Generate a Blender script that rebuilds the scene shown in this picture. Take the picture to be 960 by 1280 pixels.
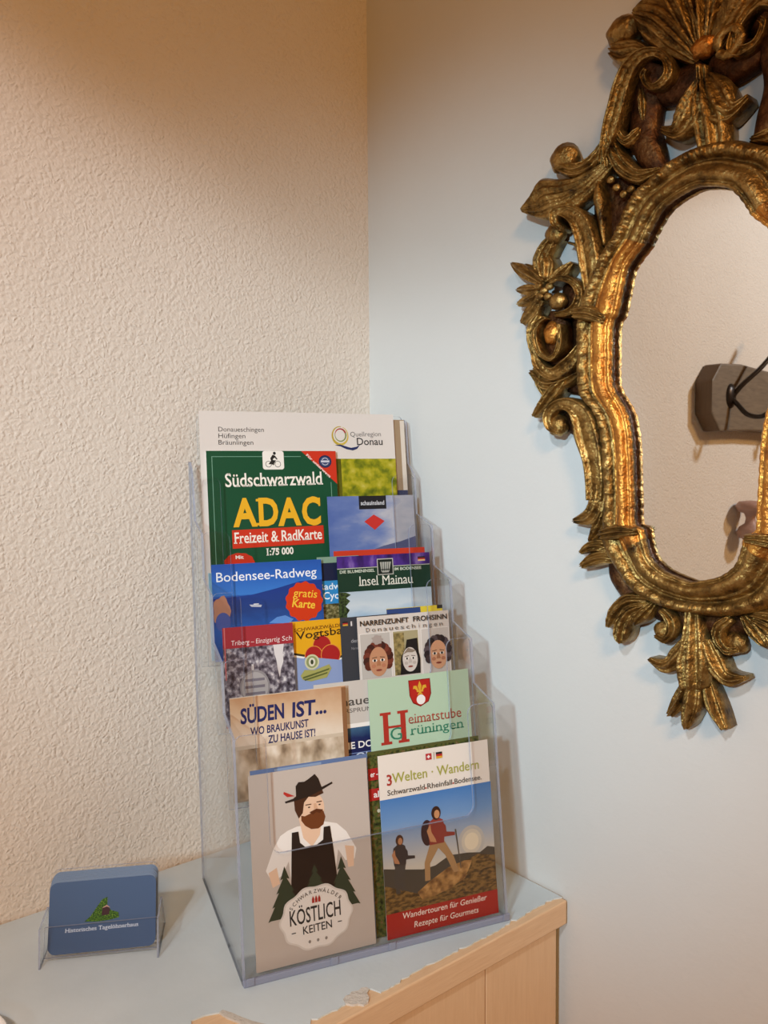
import bpy, bmesh, math, random
from mathutils import Vector, Matrix

random.seed(7)
scene = bpy.context.scene
for o in list(bpy.data.objects):
    bpy.data.objects.remove(o)
col_ = scene.collection
ZT = 0.90                      # height of the cabinet top above the floor
PI = math.pi

# ------------------------------------------------------------------ camera
cam_d = bpy.data.cameras.new('camera')
cam_d.sensor_fit = 'VERTICAL'
cam_d.sensor_height = 36.0
cam_d.lens = 36.0 * 1002.34 / 1280.0
cam_d.clip_start = 0.02
cam = bpy.data.objects.new('camera', cam_d)
col_.objects.link(cam)
R_ = Vector((0.77768398, -0.62860867, -0.0076667))
U_ = Vector((0.03941105, 0.03657877, 0.99855333))
F_ = Vector((0.62741884, 0.77686108, -0.05322085))
cam.matrix_world = Matrix(((R_.x, U_.x, -F_.x, -0.58242), (R_.y, U_.y, -F_.y, -0.74611),
                           (R_.z, U_.z, -F_.z, 0.396 + ZT), (0, 0, 0, 1)))
scene.camera = cam

# ------------------------------------------------------------------ world, lights, exposure
world = bpy.data.worlds.new('world')
scene.world = world
world.use_nodes = True
world.node_tree.nodes['Background'].inputs[0].default_value = (0.55, 0.45, 0.33, 1)
world.node_tree.nodes['Background'].inputs[1].default_value = 0.2

def lamp(name, kind, loc, target, energy, color, **kw):
    d = bpy.data.lights.new(name, kind)
    d.energy = energy
    d.color = color
    for k, v in kw.items():
        setattr(d, k, v)
    o = bpy.data.objects.new(name, d)
    col_.objects.link(o)
    o.location = loc
    o.rotation_euler = (Vector(target) - Vector(loc)).to_track_quat('-Z', 'Y').to_euler()
    return o

# neutral spotlight up on the left of the camera: its cone ends below the top of the walls
lamp('ceiling_spotlight', 'SPOT', (-1.35, -0.92, 1.15 + ZT), (-1.45, -0.65, 0.0 + ZT), 38, (0.86, 0.93, 1.0),
     spot_size=math.radians(140), spot_blend=0.11, shadow_soft_size=0.045)
# cool daylight falling into the corner from the left
lamp('daylight', 'SPOT', (-1.75, -1.10, 0.75 + ZT), (0.0, -0.12, 0.31 + ZT), 114, (0.53, 0.77, 0.91),
     spot_size=math.radians(31), spot_blend=1.0, shadow_soft_size=0.05)
# warm ceiling lamp of the room behind the camera
lamp('ceiling_lamp', 'AREA', (-1.5, -2.2, 1.55 + ZT), (-1.3, -1.8, 0 + ZT), 36, (1.0, 0.54, 0.20), shape='DISK', size=0.5)

scene.view_settings.view_transform = 'Standard'
scene.view_settings.look = 'None'
scene.view_settings.gamma = 1.0
scene.view_settings.use_curve_mapping = False
scene.view_settings.exposure = 0.0
scene.cycles.transparent_max_bounces = 48
scene.cycles.max_bounces = 12
scene.cycles.caustics_reflective = False
scene.cycles.caustics_refractive = False

# ------------------------------------------------------------------ materials
def lin(h):
    h = h.lstrip('#')
    c = [int(h[i:i + 2], 16) / 255 for i in (0, 2, 4)]
    return tuple((v / 12.92 if v <= 0.04045 else ((v + 0.055) / 1.055) ** 2.4) for v in c) + (1,)

def new_mat(name):
    m = bpy.data.materials.new(name)
    m.use_nodes = True
    nt = m.node_tree
    return m, nt, nt.nodes['Principled BSDF']

def N(nt, kind, **kw):
    n = nt.nodes.new(kind)
    for k, v in kw.items():
        if k.startswith('i_'):
            key = k[2:].replace('_', ' ')
            n.inputs[key].default_value = v
        else:
            setattr(n, k, v)
    return n

def ramp(nt, stops, interp='LINEAR'):
    r = nt.nodes.new('ShaderNodeValToRGB')
    r.color_ramp.interpolation = interp
    e = r.color_ramp.elements
    while len(e) > 1:
        e.remove(e[-1])
    e[0].position = stops[0][0]
    e[0].color = stops[0][1]
    for p, c in stops[1:]:
        x = e.new(p)
        x.color = c
    return r

_mats = {}
def ink(hexc, rough=0.42):
    """printed colour on coated paper"""
    k = ('ink', hexc, rough)
    if k not in _mats:
        m, nt, b = new_mat('print_' + hexc.strip('#'))
        b.inputs['Base Color'].default_value = lin(hexc)
        b.inputs['Roughness'].default_value = rough
        b.inputs['Specular IOR Level'].default_value = 0.3
        _mats[k] = m
    return _mats[k]

def photo(name, stops, scale=60, detail=6, stretch=(1, 1, 1), dist=0.0, rough=0.42):
    """a printed picture of mottled tones"""
    if name in _mats:
        return _mats[name]
    m, nt, b = new_mat(name)
    tc = N(nt, 'ShaderNodeTexCoord')
    mp = N(nt, 'ShaderNodeMapping')
    mp.inputs['Scale'].default_value = stretch
    nz = N(nt, 'ShaderNodeTexNoise', i_Scale=scale * 2.4, i_Detail=detail, i_Distortion=dist)
    r = ramp(nt, [(p, lin(c)) for p, c in stops])
    L = nt.links.new
    L(tc.outputs['Object'], mp.inputs[0]); L(mp.outputs[0], nz.inputs['Vector'])
    L(nz.outputs[0], r.inputs[0]); L(r.outputs[0], b.inputs['Base Color'])
    b.inputs['Roughness'].default_value = rough
    b.inputs['Specular IOR Level'].default_value = 0.3
    _mats[name] = m
    return m

def grad(name, y0, y1, stops, axis='Y', wob=0.0, scale=60, stretch=(1, 1, 1), rough=0.42):
    """a printed picture whose tone runs from y0 to y1 (mm on the page), broken by noise"""
    if name in _mats:
        return _mats[name]
    m, nt, b = new_mat(name)
    L = nt.links.new
    tc = N(nt, 'ShaderNodeTexCoord')
    sp = N(nt, 'ShaderNodeSeparateXYZ')
    mr = N(nt, 'ShaderNodeMapRange')
    mr.inputs['From Min'].default_value = y0 / 1000
    mr.inputs['From Max'].default_value = y1 / 1000
    mp = N(nt, 'ShaderNodeMapping')
    mp.inputs['Scale'].default_value = stretch
    nz = N(nt, 'ShaderNodeTexNoise', i_Scale=scale * 2.2, i_Detail=6.0)
    ma = N(nt, 'ShaderNodeMath', operation='MULTIPLY_ADD')
    ma.inputs[1].default_value = wob * 2
    sb = N(nt, 'ShaderNodeMath', operation='SUBTRACT')
    sb.inputs[1].default_value = wob
    r = ramp(nt, [(p, lin(c)) for p, c in stops])
    L(tc.outputs['Object'], sp.inputs[0]); L(sp.outputs[axis], mr.inputs[0])
    L(tc.outputs['Object'], mp.inputs[0]); L(mp.outputs[0], nz.inputs['Vector'])
    L(nz.outputs[0], ma.inputs[0]); L(mr.outputs[0], ma.inputs[2]); L(ma.outputs[0], sb.inputs[0])
    L(sb.outputs[0], r.inputs[0]); L(r.outputs[0], b.inputs['Base Color'])
    b.inputs['Roughness'].default_value = rough
    b.inputs['Specular IOR Level'].default_value = 0.3
    _mats[name] = m
    return m

def plaster(name, color, tint, s1, s2, dist, strength, rough=0.9, stretch=(1, 1, 1)):
    m, nt, b = new_mat(name)
    L = nt.links.new
    tc = N(nt, 'ShaderNodeTexCoord')
    mp = N(nt, 'ShaderNodeMapping')
    mp.inputs['Scale'].default_value = stretch
    L(tc.outputs['Object'], mp.inputs[0])
    n1 = N(nt, 'ShaderNodeTexNoise', i_Scale=s1, i_Detail=4.0, i_Roughness=0.6)
    n2 = N(nt, 'ShaderNodeTexNoise', i_Scale=s2, i_Detail=5.0, i_Roughness=0.6)
    n3 = N(nt, 'ShaderNodeTexNoise', i_Scale=3.5, i_Detail=3.0)
    for n in (n1, n2):
        L(mp.outputs[0], n.inputs['Vector'])
    L(tc.outputs['Object'], n3.inputs['Vector'])
    ad = N(nt, 'ShaderNodeMath', operation='MULTIPLY_ADD')
    ad.inputs[1].default_value = 0.45
    L(n2.outputs[0], ad.inputs[0]); L(n1.outputs[0], ad.inputs[2])
    bp = N(nt, 'ShaderNodeBump')
    bp.inputs['Strength'].default_value = strength
    bp.inputs['Distance'].default_value = dist
    L(ad.outputs[0], bp.inputs['Height']); L(bp.outputs[0], b.inputs['Normal'])
    mx = N(nt, 'ShaderNodeMix', data_type='RGBA')
    mx.inputs[6].default_value = color
    mx.inputs[7].default_value = tint
    mr = N(nt, 'ShaderNodeMapRange')
    mr.inputs['From Min'].default_value = 0.35
    mr.inputs['From Max'].default_value = 0.7
    L(n3.outputs[0], mr.inputs[0]); L(mr.outputs[0], mx.inputs[0]); L(mx.outputs[2], b.inputs['Base Color'])
    b.inputs['Roughness'].default_value = rough
    b.inputs['Specular IOR Level'].default_value = 0.2
    return m

def rough_plaster():
    m, nt, b = new_mat('rough_cream_plaster')
    L = nt.links.new
    tc = N(nt, 'ShaderNodeTexCoord')
    wob = N(nt, 'ShaderNodeTexNoise', i_Scale=120.0, i_Detail=2.0)
    mixv = N(nt, 'ShaderNodeMix', data_type='RGBA', blend_type='LINEAR_LIGHT')
    mixv.inputs[0].default_value = 0.004
    L(tc.outputs['Object'], wob.inputs['Vector'])
    L(tc.outputs['Object'], mixv.inputs[6]); L(wob.outputs['Color'], mixv.inputs[7])
    vo = N(nt, 'ShaderNodeTexVoronoi', feature='SMOOTH_F1', i_Scale=290.0, i_Smoothness=0.8, i_Randomness=1.0)
    n1 = N(nt, 'ShaderNodeTexNoise', i_Scale=55.0, i_Detail=5.0, i_Roughness=0.65)
    n2 = N(nt, 'ShaderNodeTexNoise', i_Scale=480.0, i_Detail=3.0)
    n3 = N(nt, 'ShaderNodeTexNoise', i_Scale=3.5, i_Detail=3.0)
    L(mixv.outputs[2], vo.inputs['Vector'])
    for n in (n1, n2, n3):
        L(tc.outputs['Object'], n.inputs['Vector'])
    # patches of heavier and lighter grain
    amp = N(nt, 'ShaderNodeMapRange')
    amp.inputs['From Min'].default_value = 0.35; amp.inputs['From Max'].default_value = 0.65
    amp.inputs['To Min'].default_value = -0.45; amp.inputs['To Max'].default_value = -1.0
    L(n1.outputs[0], amp.inputs[0])
    mu = N(nt, 'ShaderNodeMath', operation='MULTIPLY')
    L(vo.outputs['Distance'], mu.inputs[0]); L(amp.outputs[0], mu.inputs[1])
    a1 = N(nt, 'ShaderNodeMath', operation='MULTIPLY_ADD'); a1.inputs[1].default_value = 0.9
    L(n1.outputs[0], a1.inputs[0]); L(mu.outputs[0], a1.inputs[2])
    a2 = N(nt, 'ShaderNodeMath', operation='MULTIPLY_ADD'); a2.inputs[1].default_value = 0.22
    L(n2.outputs[0], a2.inputs[0]); L(a1.outputs[0], a2.inputs[2])
    bp = N(nt, 'ShaderNodeBump')
    bp.inputs['Strength'].default_value = 0.8
    bp.inputs['Distance'].default_value = 0.0018
    L(a2.outputs[0], bp.inputs['Height']); L(bp.outputs[0], b.inputs['Normal'])
    mx = N(nt, 'ShaderNodeMix', data_type='RGBA')
    mx.inputs[6].default_value = (0.775, 0.71, 0.63, 1)
    mx.inputs[7].default_value = (0.735, 0.67, 0.59, 1)
    mr = N(nt, 'ShaderNodeMapRange')
    mr.inputs['From Min'].default_value = 0.35; mr.inputs['From Max'].default_value = 0.7
    L(n3.outputs[0], mr.inputs[0]); L(mr.outputs[0], mx.inputs[0]); L(mx.outputs[2], b.inputs['Base Color'])
    b.inputs['Roughness'].default_value = 0.9
    b.inputs['Specular IOR Level'].default_value = 0.2
    return m
M_left = rough_plaster()
M_right = plaster('smooth_white_plaster', (0.665, 0.67, 0.65, 1), (0.63, 0.635, 0.615, 1), 18, 160, 0.0015, 0.35)

def wood(name, c1, c2, scale=14, axis=(1, 1, 1), rough=0.5):
    m, nt, b = new_mat(name)
    L = nt.links.new
    tc = N(nt, 'ShaderNodeTexCoord')
    mp = N(nt, 'ShaderNodeMapping')
    mp.inputs['Scale'].default_value = axis
    nz = N(nt, 'ShaderNodeTexNoise', i_Scale=scale, i_Detail=5.0, i_Roughness=0.6, i_Distortion=0.4)
    r = ramp(nt, [(0.3, c1), (0.7, c2)])
    L(tc.outputs['Object'], mp.inputs[0]); L(mp.outputs[0], nz.inputs['Vector'])
    L(nz.outputs[0], r.inputs[0]); L(r.outputs[0], b.inputs['Base Color'])
    bp = N(nt, 'ShaderNodeBump')
    bp.inputs['Strength'].default_value = 0.15
    bp.inputs['Distance'].default_value = 0.001
    L(nz.outputs[0], bp.inputs['Height']); L(bp.outputs[0], b.inputs['Normal'])
    b.inputs['Roughness'].default_value = rough
    return m

M_wood_h = wood('beech_edging', (0.69, 0.46, 0.27, 1), (0.78, 0.55, 0.34, 1), 16, (2, 30, 30))
M_wood_v = wood('beech_panel', (0.71, 0.48, 0.28, 1), (0.77, 0.54, 0.33, 1), 16, (25, 25, 1.5))
M_wood_d = wood('dark_wood', (0.10, 0.055, 0.025, 1), (0.15, 0.085, 0.04, 1), 16, (25, 25, 1.5))
M_hookwood = wood('grey_brown_oak', (0.13, 0.095, 0.06, 1), (0.21, 0.155, 0.10, 1), 12, (3, 20, 20), 0.6)
M_room = plaster('ochre_plaster', (0.42, 0.27, 0.13, 1), (0.38, 0.24, 0.11, 1), 18, 160, 0.0015, 0.3)
M_floor = wood('floor_boards', (0.16, 0.09, 0.045, 1), (0.24, 0.14, 0.075, 1), 8, (2, 20, 1))

def paint_mat():
    m, nt, b = new_mat('worn_grey_paint')
    L = nt.links.new
    tc = N(nt, 'ShaderNodeTexCoord')
    n1 = N(nt, 'ShaderNodeTexNoise', i_Scale=9.0, i_Detail=5.0)
    n2 = N(nt, 'ShaderNodeTexNoise', i_Scale=160.0, i_Detail=3.0)
    r = ramp(nt, [(0.35, (0.53, 0.61, 0.65, 1)), (0.65, (0.63, 0.71, 0.75, 1))])
    L(tc.outputs['Object'], n1.inputs['Vector']); L(tc.outputs['Object'], n2.inputs['Vector'])
    L(n1.outputs[0], r.inputs[0]); L(r.outputs[0], b.inputs['Base Color'])
    bp = N(nt, 'ShaderNodeBump')
    bp.inputs['Strength'].default_value = 0.25
    bp.inputs['Distance'].default_value = 0.0006
    L(n2.outputs[0], bp.inputs['Height']); L(bp.outputs[0], b.inputs['Normal'])
    b.inputs['Roughness'].default_value = 0.5
    return m
M_paint = paint_mat()

def acrylic(name, tint, gloss=0.9, base=0.03):
    """thin clear plastic: straight-through transmission plus a Fresnel sheen"""
    m = bpy.data.materials.new(name)
    m.use_nodes = True
    nt = m.node_tree
    nt.nodes.clear()
    L = nt.links.new
    out = N(nt, 'ShaderNodeOutputMaterial')
    tr = N(nt, 'ShaderNodeBsdfTransparent')
    tr.inputs[0].default_value = tint
    gl = N(nt, 'ShaderNodeBsdfGlossy')
    gl.inputs['Roughness'].default_value = 0.06
    gl.inputs['Color'].default_value = (1, 1, 1, 1)
    lw = N(nt, 'ShaderNodeFresnel')
    lw.inputs[0].default_value = 1.45
    mu = N(nt, 'ShaderNodeMath', operation='MULTIPLY')
    mu.inputs[1].default_value = gloss
    mx = N(nt, 'ShaderNodeMixShader')
    L(lw.outputs[0], mu.inputs[0]); L(mu.outputs[0], mx.inputs[0])
    L(tr.outputs[0], mx.inputs[1]); L(gl.outputs[0], mx.inputs[2]); L(mx.outputs[0], out.inputs[0])
    return m
M_clear = acrylic('clear_acrylic', (0.988, 0.99, 0.993, 1), 0.32)

def acrylic_edge(name, color, tr_amount):
    m = bpy.data.materials.new(name)
    m.use_nodes = True
    nt = m.node_tree
    b = nt.nodes['Principled BSDF']
    out = nt.nodes['Material Output']
    b.inputs['Base Color'].default_value = color
    b.inputs['Roughness'].default_value = 0.15
    t = N(nt, 'ShaderNodeBsdfTransparent')
    t.inputs[0].default_value = (0.8, 0.83, 0.92, 1)
    mx = N(nt, 'ShaderNodeMixShader')
    mx.inputs[0].default_value = tr_amount
    L = nt.links.new
    L(b.outputs[0], mx.inputs[1]); L(t.outputs[0], mx.inputs[2]); L(mx.outputs[0], out.inputs[0])
    return m
M_edge = acrylic_edge('acrylic_edge', (0.40, 0.43, 0.52, 1), 0.5)
M_base = acrylic_edge('acrylic_base', (0.36, 0.39, 0.50, 1), 0.4)

def gold_mat(name, light, mid, dark, rough=0.36, wear=0.5, scale=55):
    m, nt, b = new_mat(name)
    L = nt.links.new
    tc = N(nt, 'ShaderNodeTexCoord')
    n1 = N(nt, 'ShaderNodeTexNoise', i_Scale=scale, i_Detail=6.0, i_Roughness=0.65)
    n2 = N(nt, 'ShaderNodeTexNoise', i_Scale=260.0, i_Detail=4.0)
    r = ramp(nt, [(wear - 0.22, dark), (wear - 0.02, mid), (wear + 0.2, light)])
    L(tc.outputs['Object'], n1.inputs['Vector']); L(tc.outputs['Object'], n2.inputs['Vector'])
    L(n1.outputs[0], r.inputs[0]); L(r.outputs[0], b.inputs['Base Color'])
    mr = N(nt, 'ShaderNodeMapRange')
    mr.inputs['To Min'].default_value = rough + 0.16
    mr.inputs['To Max'].default_value = rough - 0.08
    L(n1.outputs[0], mr.inputs[0]); L(mr.outputs[0], b.inputs['Roughness'])
    b.inputs['Metallic'].default_value = 0.85
    ad = N(nt, 'ShaderNodeMath', operation='ADD')
    L(n1.outputs[0], ad.inputs[0]); L(n2.outputs[0], ad.inputs[1])
    bp = N(nt, 'ShaderNodeBump')
    bp.inputs['Strength'].default_value = 0.7
    bp.inputs['Distance'].default_value = 0.0022
    L(ad.outputs[0], bp.inputs['Height']); L(bp.outputs[0], b.inputs['Normal'])
    return m
M_gold = gold_mat('old_gilding', (0.60, 0.40, 0.14, 1), (0.30, 0.17, 0.045, 1), (0.045, 0.022, 0.008, 1), 0.35, 0.52, 75)
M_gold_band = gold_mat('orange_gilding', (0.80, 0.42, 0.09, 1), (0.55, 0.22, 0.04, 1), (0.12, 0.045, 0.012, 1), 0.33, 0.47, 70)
M_bole_shade = gold_mat('dark_bole_shade', (0.24, 0.12, 0.04, 1), (0.09, 0.035, 0.013, 1), (0.03, 0.013, 0.006, 1), 0.5, 0.55)  # red bole, its colour darkened to carry the shade of the recesses

def simple(name, color, rough=0.5, metal=0.0, spec=0.5):
    m, nt, b = new_mat(name)
    b.inputs['Base Color'].default_value = color
    b.inputs['Roughness'].default_value = rough
    b.inputs['Metallic'].default_value = metal
    b.inputs['Specular IOR Level'].default_value = spec
    return m
M_mirror = simple('mirror_silver', (0.85, 0.91, 0.93, 1), 0.015, 1.0)
M_iron = simple('dark_iron', (0.035, 0.025, 0.02, 1), 0.35, 0.6)
M_paper = simple('white_paper', (0.80, 0.79, 0.77, 1), 0.7)
M_porc = simple('white_porcelain', (0.85, 0.85, 0.84, 1), 0.12)
M_pink = simple('pinkish_wood', (0.42, 0.25, 0.2, 1), 0.5)

# ------------------------------------------------------------------ mesh helpers
class G:
    def __init__(s):
        s.v, s.f, s.m, s.mats = [], [], [], []
    def mi(s, mat):
        if mat not in s.mats:
            s.mats.append(mat)
        return s.mats.index(mat)
    def add(s, vs, fs, mat):
        k = len(s.v)
        s.v += [tuple(v) for v in vs]
        i = s.mi(mat)
        for f in fs:
            s.f.append(tuple(k + a for a in f))
            s.m.append(i)
    def box(s, a, b, mat):
        x0, y0, z0 = a
        x1, y1, z1 = b
        s.add([(x0, y0, z0), (x1, y0, z0), (x1, y1, z0), (x0, y1, z0), (x0, y0, z1), (x1, y0, z1), (x1, y1, z1), (x0, y1, z1)],
              [(0, 3, 2, 1), (4, 5, 6, 7), (0, 1, 5, 4), (1, 2, 6, 5), (2, 3, 7, 6), (3, 0, 4, 7)], mat)
    def prism(s, pts, fn, mat_face, mat_edge):
        """pts: 2D outline; fn(x, y, side) -> 3D for side 0/1"""
        n = len(pts)
        k = [fn(x, y, 0) for x, y in pts] + [fn(x, y, 1) for x, y in pts]
        s.add(k, [tuple(range(n))[::-1], tuple(range(n, 2 * n))], mat_face)
        s.add(k, [(i, (i + 1) % n, n + (i + 1) % n, n + i) for i in range(n)], mat_edge)
    def grid(s, rows, mat, close=False):
        n = len(rows[0])
        vs = [p for r in rows for p in r]
        fs = []
        for i in range(len(rows) - 1):
            for j in range(n if close else n - 1):
                a, b = i * n + j, i * n + (j + 1) % n
                fs.append((a, b, b + n, a + n))
        s.add(vs, fs, mat)
    def obj(s, name, parent=None, smooth=False, bevel=0, loc=None, fixn=False, seg=2):
        me = bpy.data.meshes.new(name)
        me.from_pydata(s.v, [], s.f)
        for m in s.mats:
            me.materials.append(m)
        me.polygons.foreach_set('material_index', s.m)
        me.update()
        if fixn:
            bm = bmesh.new(); bm.from_mesh(me)
            bmesh.ops.remove_doubles(bm, verts=bm.verts, dist=1e-6)
            bmesh.ops.recalc_face_normals(bm, faces=bm.faces)
            bm.to_mesh(me); bm.free()
        if smooth:
            me.polygons.foreach_set('use_smooth', [True] * len(me.polygons))
        o = bpy.data.objects.new(name, me)
        col_.objects.link(o)
        if bevel:
            md = o.modifiers.new('bevel', 'BEVEL')
            md.width = bevel; md.segments = seg; md.limit_method = 'ANGLE'
        if loc:
            o.location = loc
        if parent:
            o.parent = parent
        return o

def tag(o, label=None, cat=None, group=None, kind=None):
    if label: o['label'] = label
    if cat: o['category'] = cat
    if group: o['group'] = group
    if kind: o['kind'] = kind
    return o

def empty(name, label, cat, group=None, mw=None):
    o = bpy.data.objects.new(name, None)
    o.empty_display_size = 0.03
    col_.objects.link(o)
    if mw is not None:
        o.matrix_world = mw
    return tag(o, label, cat, group)

def tube(g, pts, rad, mat, n=10, cap=True):
    pts = [Vector(p) for p in pts]
    rows = []
    up = Vector((0.13, 0.21, 0.97))
    for i, p in enumerate(pts):
        t = (pts[min(i + 1, len(pts) - 1)] - pts[max(i - 1, 0)]).normalized()
        a = t.cross(up).normalized(); b = a.cross(t)
        r = rad[i] if isinstance(rad, (list, tuple)) else rad
        rows.append([p + (a * math.cos(2 * PI * j / n) + b * math.sin(2 * PI * j / n)) * r for j in range(n)])
    g.grid(rows, mat, close=True)
    if cap:
        g.add(rows[0], [tuple(range(n))], mat); g.add(rows[-1], [tuple(range(n))[::-1]], mat)

def spline(P, m):
    """Catmull-Rom through rows of equal length, m samples per span"""
    out = []
    n = len(P)
    for i in range(n - 1):
        a, b, c, d = P[max(i - 1, 0)], P[i], P[i + 1], P[min(i + 2, n - 1)]
        for k in range(m):
            t = k / m
            out.append(tuple(0.5 * (2 * q + (r - p) * t + (2 * p - 5 * q + 4 * r - s_) * t * t + (3 * q - p - 3 * r + s_) * t ** 3)
                             for p, q, r, s_ in zip(a, b, c, d)))
    out.append(tuple(P[-1]))
    return out

# ------------------------------------------------------------------ the room
def struct(name, a, b, mat):
    g = G(); g.box(a, b, mat)
    return tag(g.obj(name), kind='structure')
XL, YB, ZC = -3.2, -3.4, 1.62 + ZT
struct('wall_left', (XL, 0, 0), (0, 0.12, ZC), M_left)
struct('wall_right', (0, YB, 0), (0.12, 0.12, ZC), M_right)
struct('wall_front', (XL, YB - 0.12, 0), (0.12, YB, ZC), M_room)
struct('wall_back', (XL - 0.12, YB - 0.12, 0), (XL, 0.12, ZC), M_room)
struct('floor', (XL - 0.12, YB - 0.12, -0.1), (0.12, 0.12, 0), M_floor)
struct('ceiling', (XL - 0.12, YB - 0.12, ZC), (0.12, 0.12, ZC + 0.1), M_room)

# ------------------------------------------------------------------ cabinet in the corner
D = 0.290
cab = empty('cabinet', 'beech cabinet with worn grey painted top in the corner below the gilded mirror', 'cabinet',
            mw=Matrix.Translation((-0.42, -0.15, 0)))
def cobj(g, name, parent=cab, **kw):
    o = g.obj(name, **kw)
    o.parent = parent
    o.matrix_parent_inverse = Matrix.Translation((0.42, 0.15, 0))
    return o
g = G()
g.box((-0.85, -0.272, 0.0), (-0.006, -0.003, ZT - 0.024), M_wood_d)
cobj(g, 'carcass')
g = G(); g.box((-0.86, -D - 0.002, ZT - 0.0235), (-0.003, -0.002, ZT - 0.0012), M_wood_h)
top = cobj(g, 'worktop', bevel=0.0012)
# the grey paint: a thin coat whose front edge is worn back to the wood in a ragged line, torn at two places
rnd = random.Random(3)
pts = [(-0.858, -0.0025), (-0.858, -0.284)]
def ragged(x0, x1, y, amp, step):
    x = x0
    while x < x1:
        pts.append((x, y(x) + rnd.uniform(-amp, amp) + (rnd.uniform(0, 2.2 * amp) if rnd.random() < 0.22 else 0)))
        x += rnd.uniform(0.5 * step, 1.5 * step)
ragged(-0.85, -0.365, lambda x: -0.286, 0.0009, 0.004)
pts += [(-0.352, -0.272), (-0.349, -0.25), (-0.346, -0.232), (-0.342, -0.2225), (-0.332, -0.2235), (-0.3225, -0.2275), (-0.317, -0.237),
        (-0.312, -0.252), (-0.305, -0.262), (-0.297, -0.27), (-0.288, -0.274)]
ragged(-0.284, -0.246, lambda x: -0.2795, 0.0012, 0.004)
pts += [(-0.246, -0.2795), (-0.2435, -0.2735), (-0.238, -0.2715), (-0.232, -0.2745), (-0.226, -0.2725), (-0.220, -0.2775)]
ragged(-0.217, -0.008, lambda x: -0.2845 - 0.0012 * math.sin(x * 47), 0.0010, 0.0035)
pts += [(-0.0035, -0.287), (-0.0035, -0.0025)]
g = G(); g.prism(pts, lambda x, y, s: (x, y, ZT - 0.0012 + 0.0012 * s), M_paint, M_paint)
cobj(g, 'paint_coat')
M_torn = plaster('torn_filler', (0.70, 0.67, 0.62, 1), (0.50, 0.46, 0.40, 1), 150, 400, 0.002, 0.8)
for q in ([(-0.3225, -0.228), (-0.3195, -0.2272), (-0.316, -0.2335), (-0.3125, -0.243), (-0.308, -0.2525), (-0.302, -0.262), (-0.298, -0.2675), (-0.301, -0.270),
           (-0.307, -0.2685), (-0.311, -0.2615), (-0.315, -0.255), (-0.3165, -0.246), (-0.3205, -0.237)],
          [(-0.2455, -0.2790), (-0.2445, -0.2745), (-0.2405, -0.2722), (-0.2375, -0.2730), (-0.234, -0.2712), (-0.2295, -0.2735), (-0.2255, -0.2722), (-0.2218, -0.2745),
           (-0.2222, -0.2775), (-0.2262, -0.2800), (-0.2275, -0.2845), (-0.2315, -0.2885), (-0.236, -0.2890), (-0.2385, -0.2855), (-0.2425, -0.2835)]):
    g = G()
    g.prism(q, lambda x, y, s: (x, y, ZT - 0.0012 + 0.0016 * s), M_torn, M_torn)
    tag(cobj(g, 'torn_patch'), 'pale torn filler where the grey paint has chipped off')
# front boards with open joints
edges = [-0.85, -0.744, -0.6375, -0.531, -0.4245, -0.3175, -0.2105, -0.1043, -0.0105]
for a, b in zip(edges[:-1], edges[1:]):
    g = G(); g.box((a + 0.0007, -0.2865, 0.06), (b - 0.0007, -0.2725, ZT - 0.0265), M_wood_v)
    cobj(g, 'front_board', bevel=0.0007)
g = G(); g.box((-0.0098, -0.276, 0.0), (-0.0035, -0.262, ZT - 0.024), M_wood_d)
cobj(g, 'gap_shade_strip')  # dark strip standing in for the shadowed gap beside the wall
g = G(); g.box((-0.85, -0.262, 0.0), (-0.0105, -0.2, 0.06), M_wood_d)
cobj(g, 'plinth')

# ------------------------------------------------------------------ gilded mirror on the right wall
# local frame: a = along the wall (left negative, mm from the mirror's axis), h = height above the cabinet top (mm), d = distance off the wall (mm)
MAX_S = 0.424
mirror = empty('wall_mirror', 'ornate gilded wall mirror with carved openwork scroll frame on the white wall', 'mirror',
               mw=Matrix.Translation((0, -MAX_S, ZT + 0.31)))
def W3(a, h, d):
    return (-d / 1000.0, -a / 1000.0, h / 1000.0 - 0.31)
MOULD_OUT = [(0.0, 627.0), (6.9, 630.3), (-5.7, 632.5), (-17.4, 630.8), (-29.4, 627.3), (-42.4, 620.2), (-53.8, 614.8), (-62.4, 606.5), (-69.0, 594.4), (-75.8, 583.3), (-87.3, 571.0), (-95.9, 555.1), (-105.6, 540.4), (-109.7, 527.7), (-111.2, 514.5), (-111.1, 490.9), (-110.1, 467.9), (-106.7, 455.5), (-94.3, 443.2), (-87.8, 428.9), (-84.5, 408.9), (-82.7, 384.4), (-81.7, 367.8), (-83.2, 345.8), (-82.2, 329.1), (-69.5, 311.5), (-54.2, 295.4), (-32.3, 287.2), (-12.9, 284.1), (0.0, 284.2)]
MOULD_IN = [(0.0, 595.8), (16.8, 598.3), (8.8, 601.1), (0.1, 600.6), (-8.2, 599.4), (-17.9, 596.8), (-26.6, 592.5), (-34.0, 584.2), (-39.4, 575.8), (-43.6, 568.8), (-52.1, 560.8), (-58.5, 552.2), (-62.1, 537.2), (-66.4, 520.3), (-71.6, 510.9), (-72.2, 486.0), (-72.1, 469.3), (-69.7, 458.8), (-58.2, 440.8), (-54.4, 427.3), (-52.0, 409.5), (-51.0, 384.7), (-50.1, 365.7), (-49.2, 351.0), (-41.9, 347.0), (-38.9, 335.8), (-34.5, 324.8), (-24.0, 316.3), (-11.7, 312.0), (0.0, 309.2)]
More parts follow.
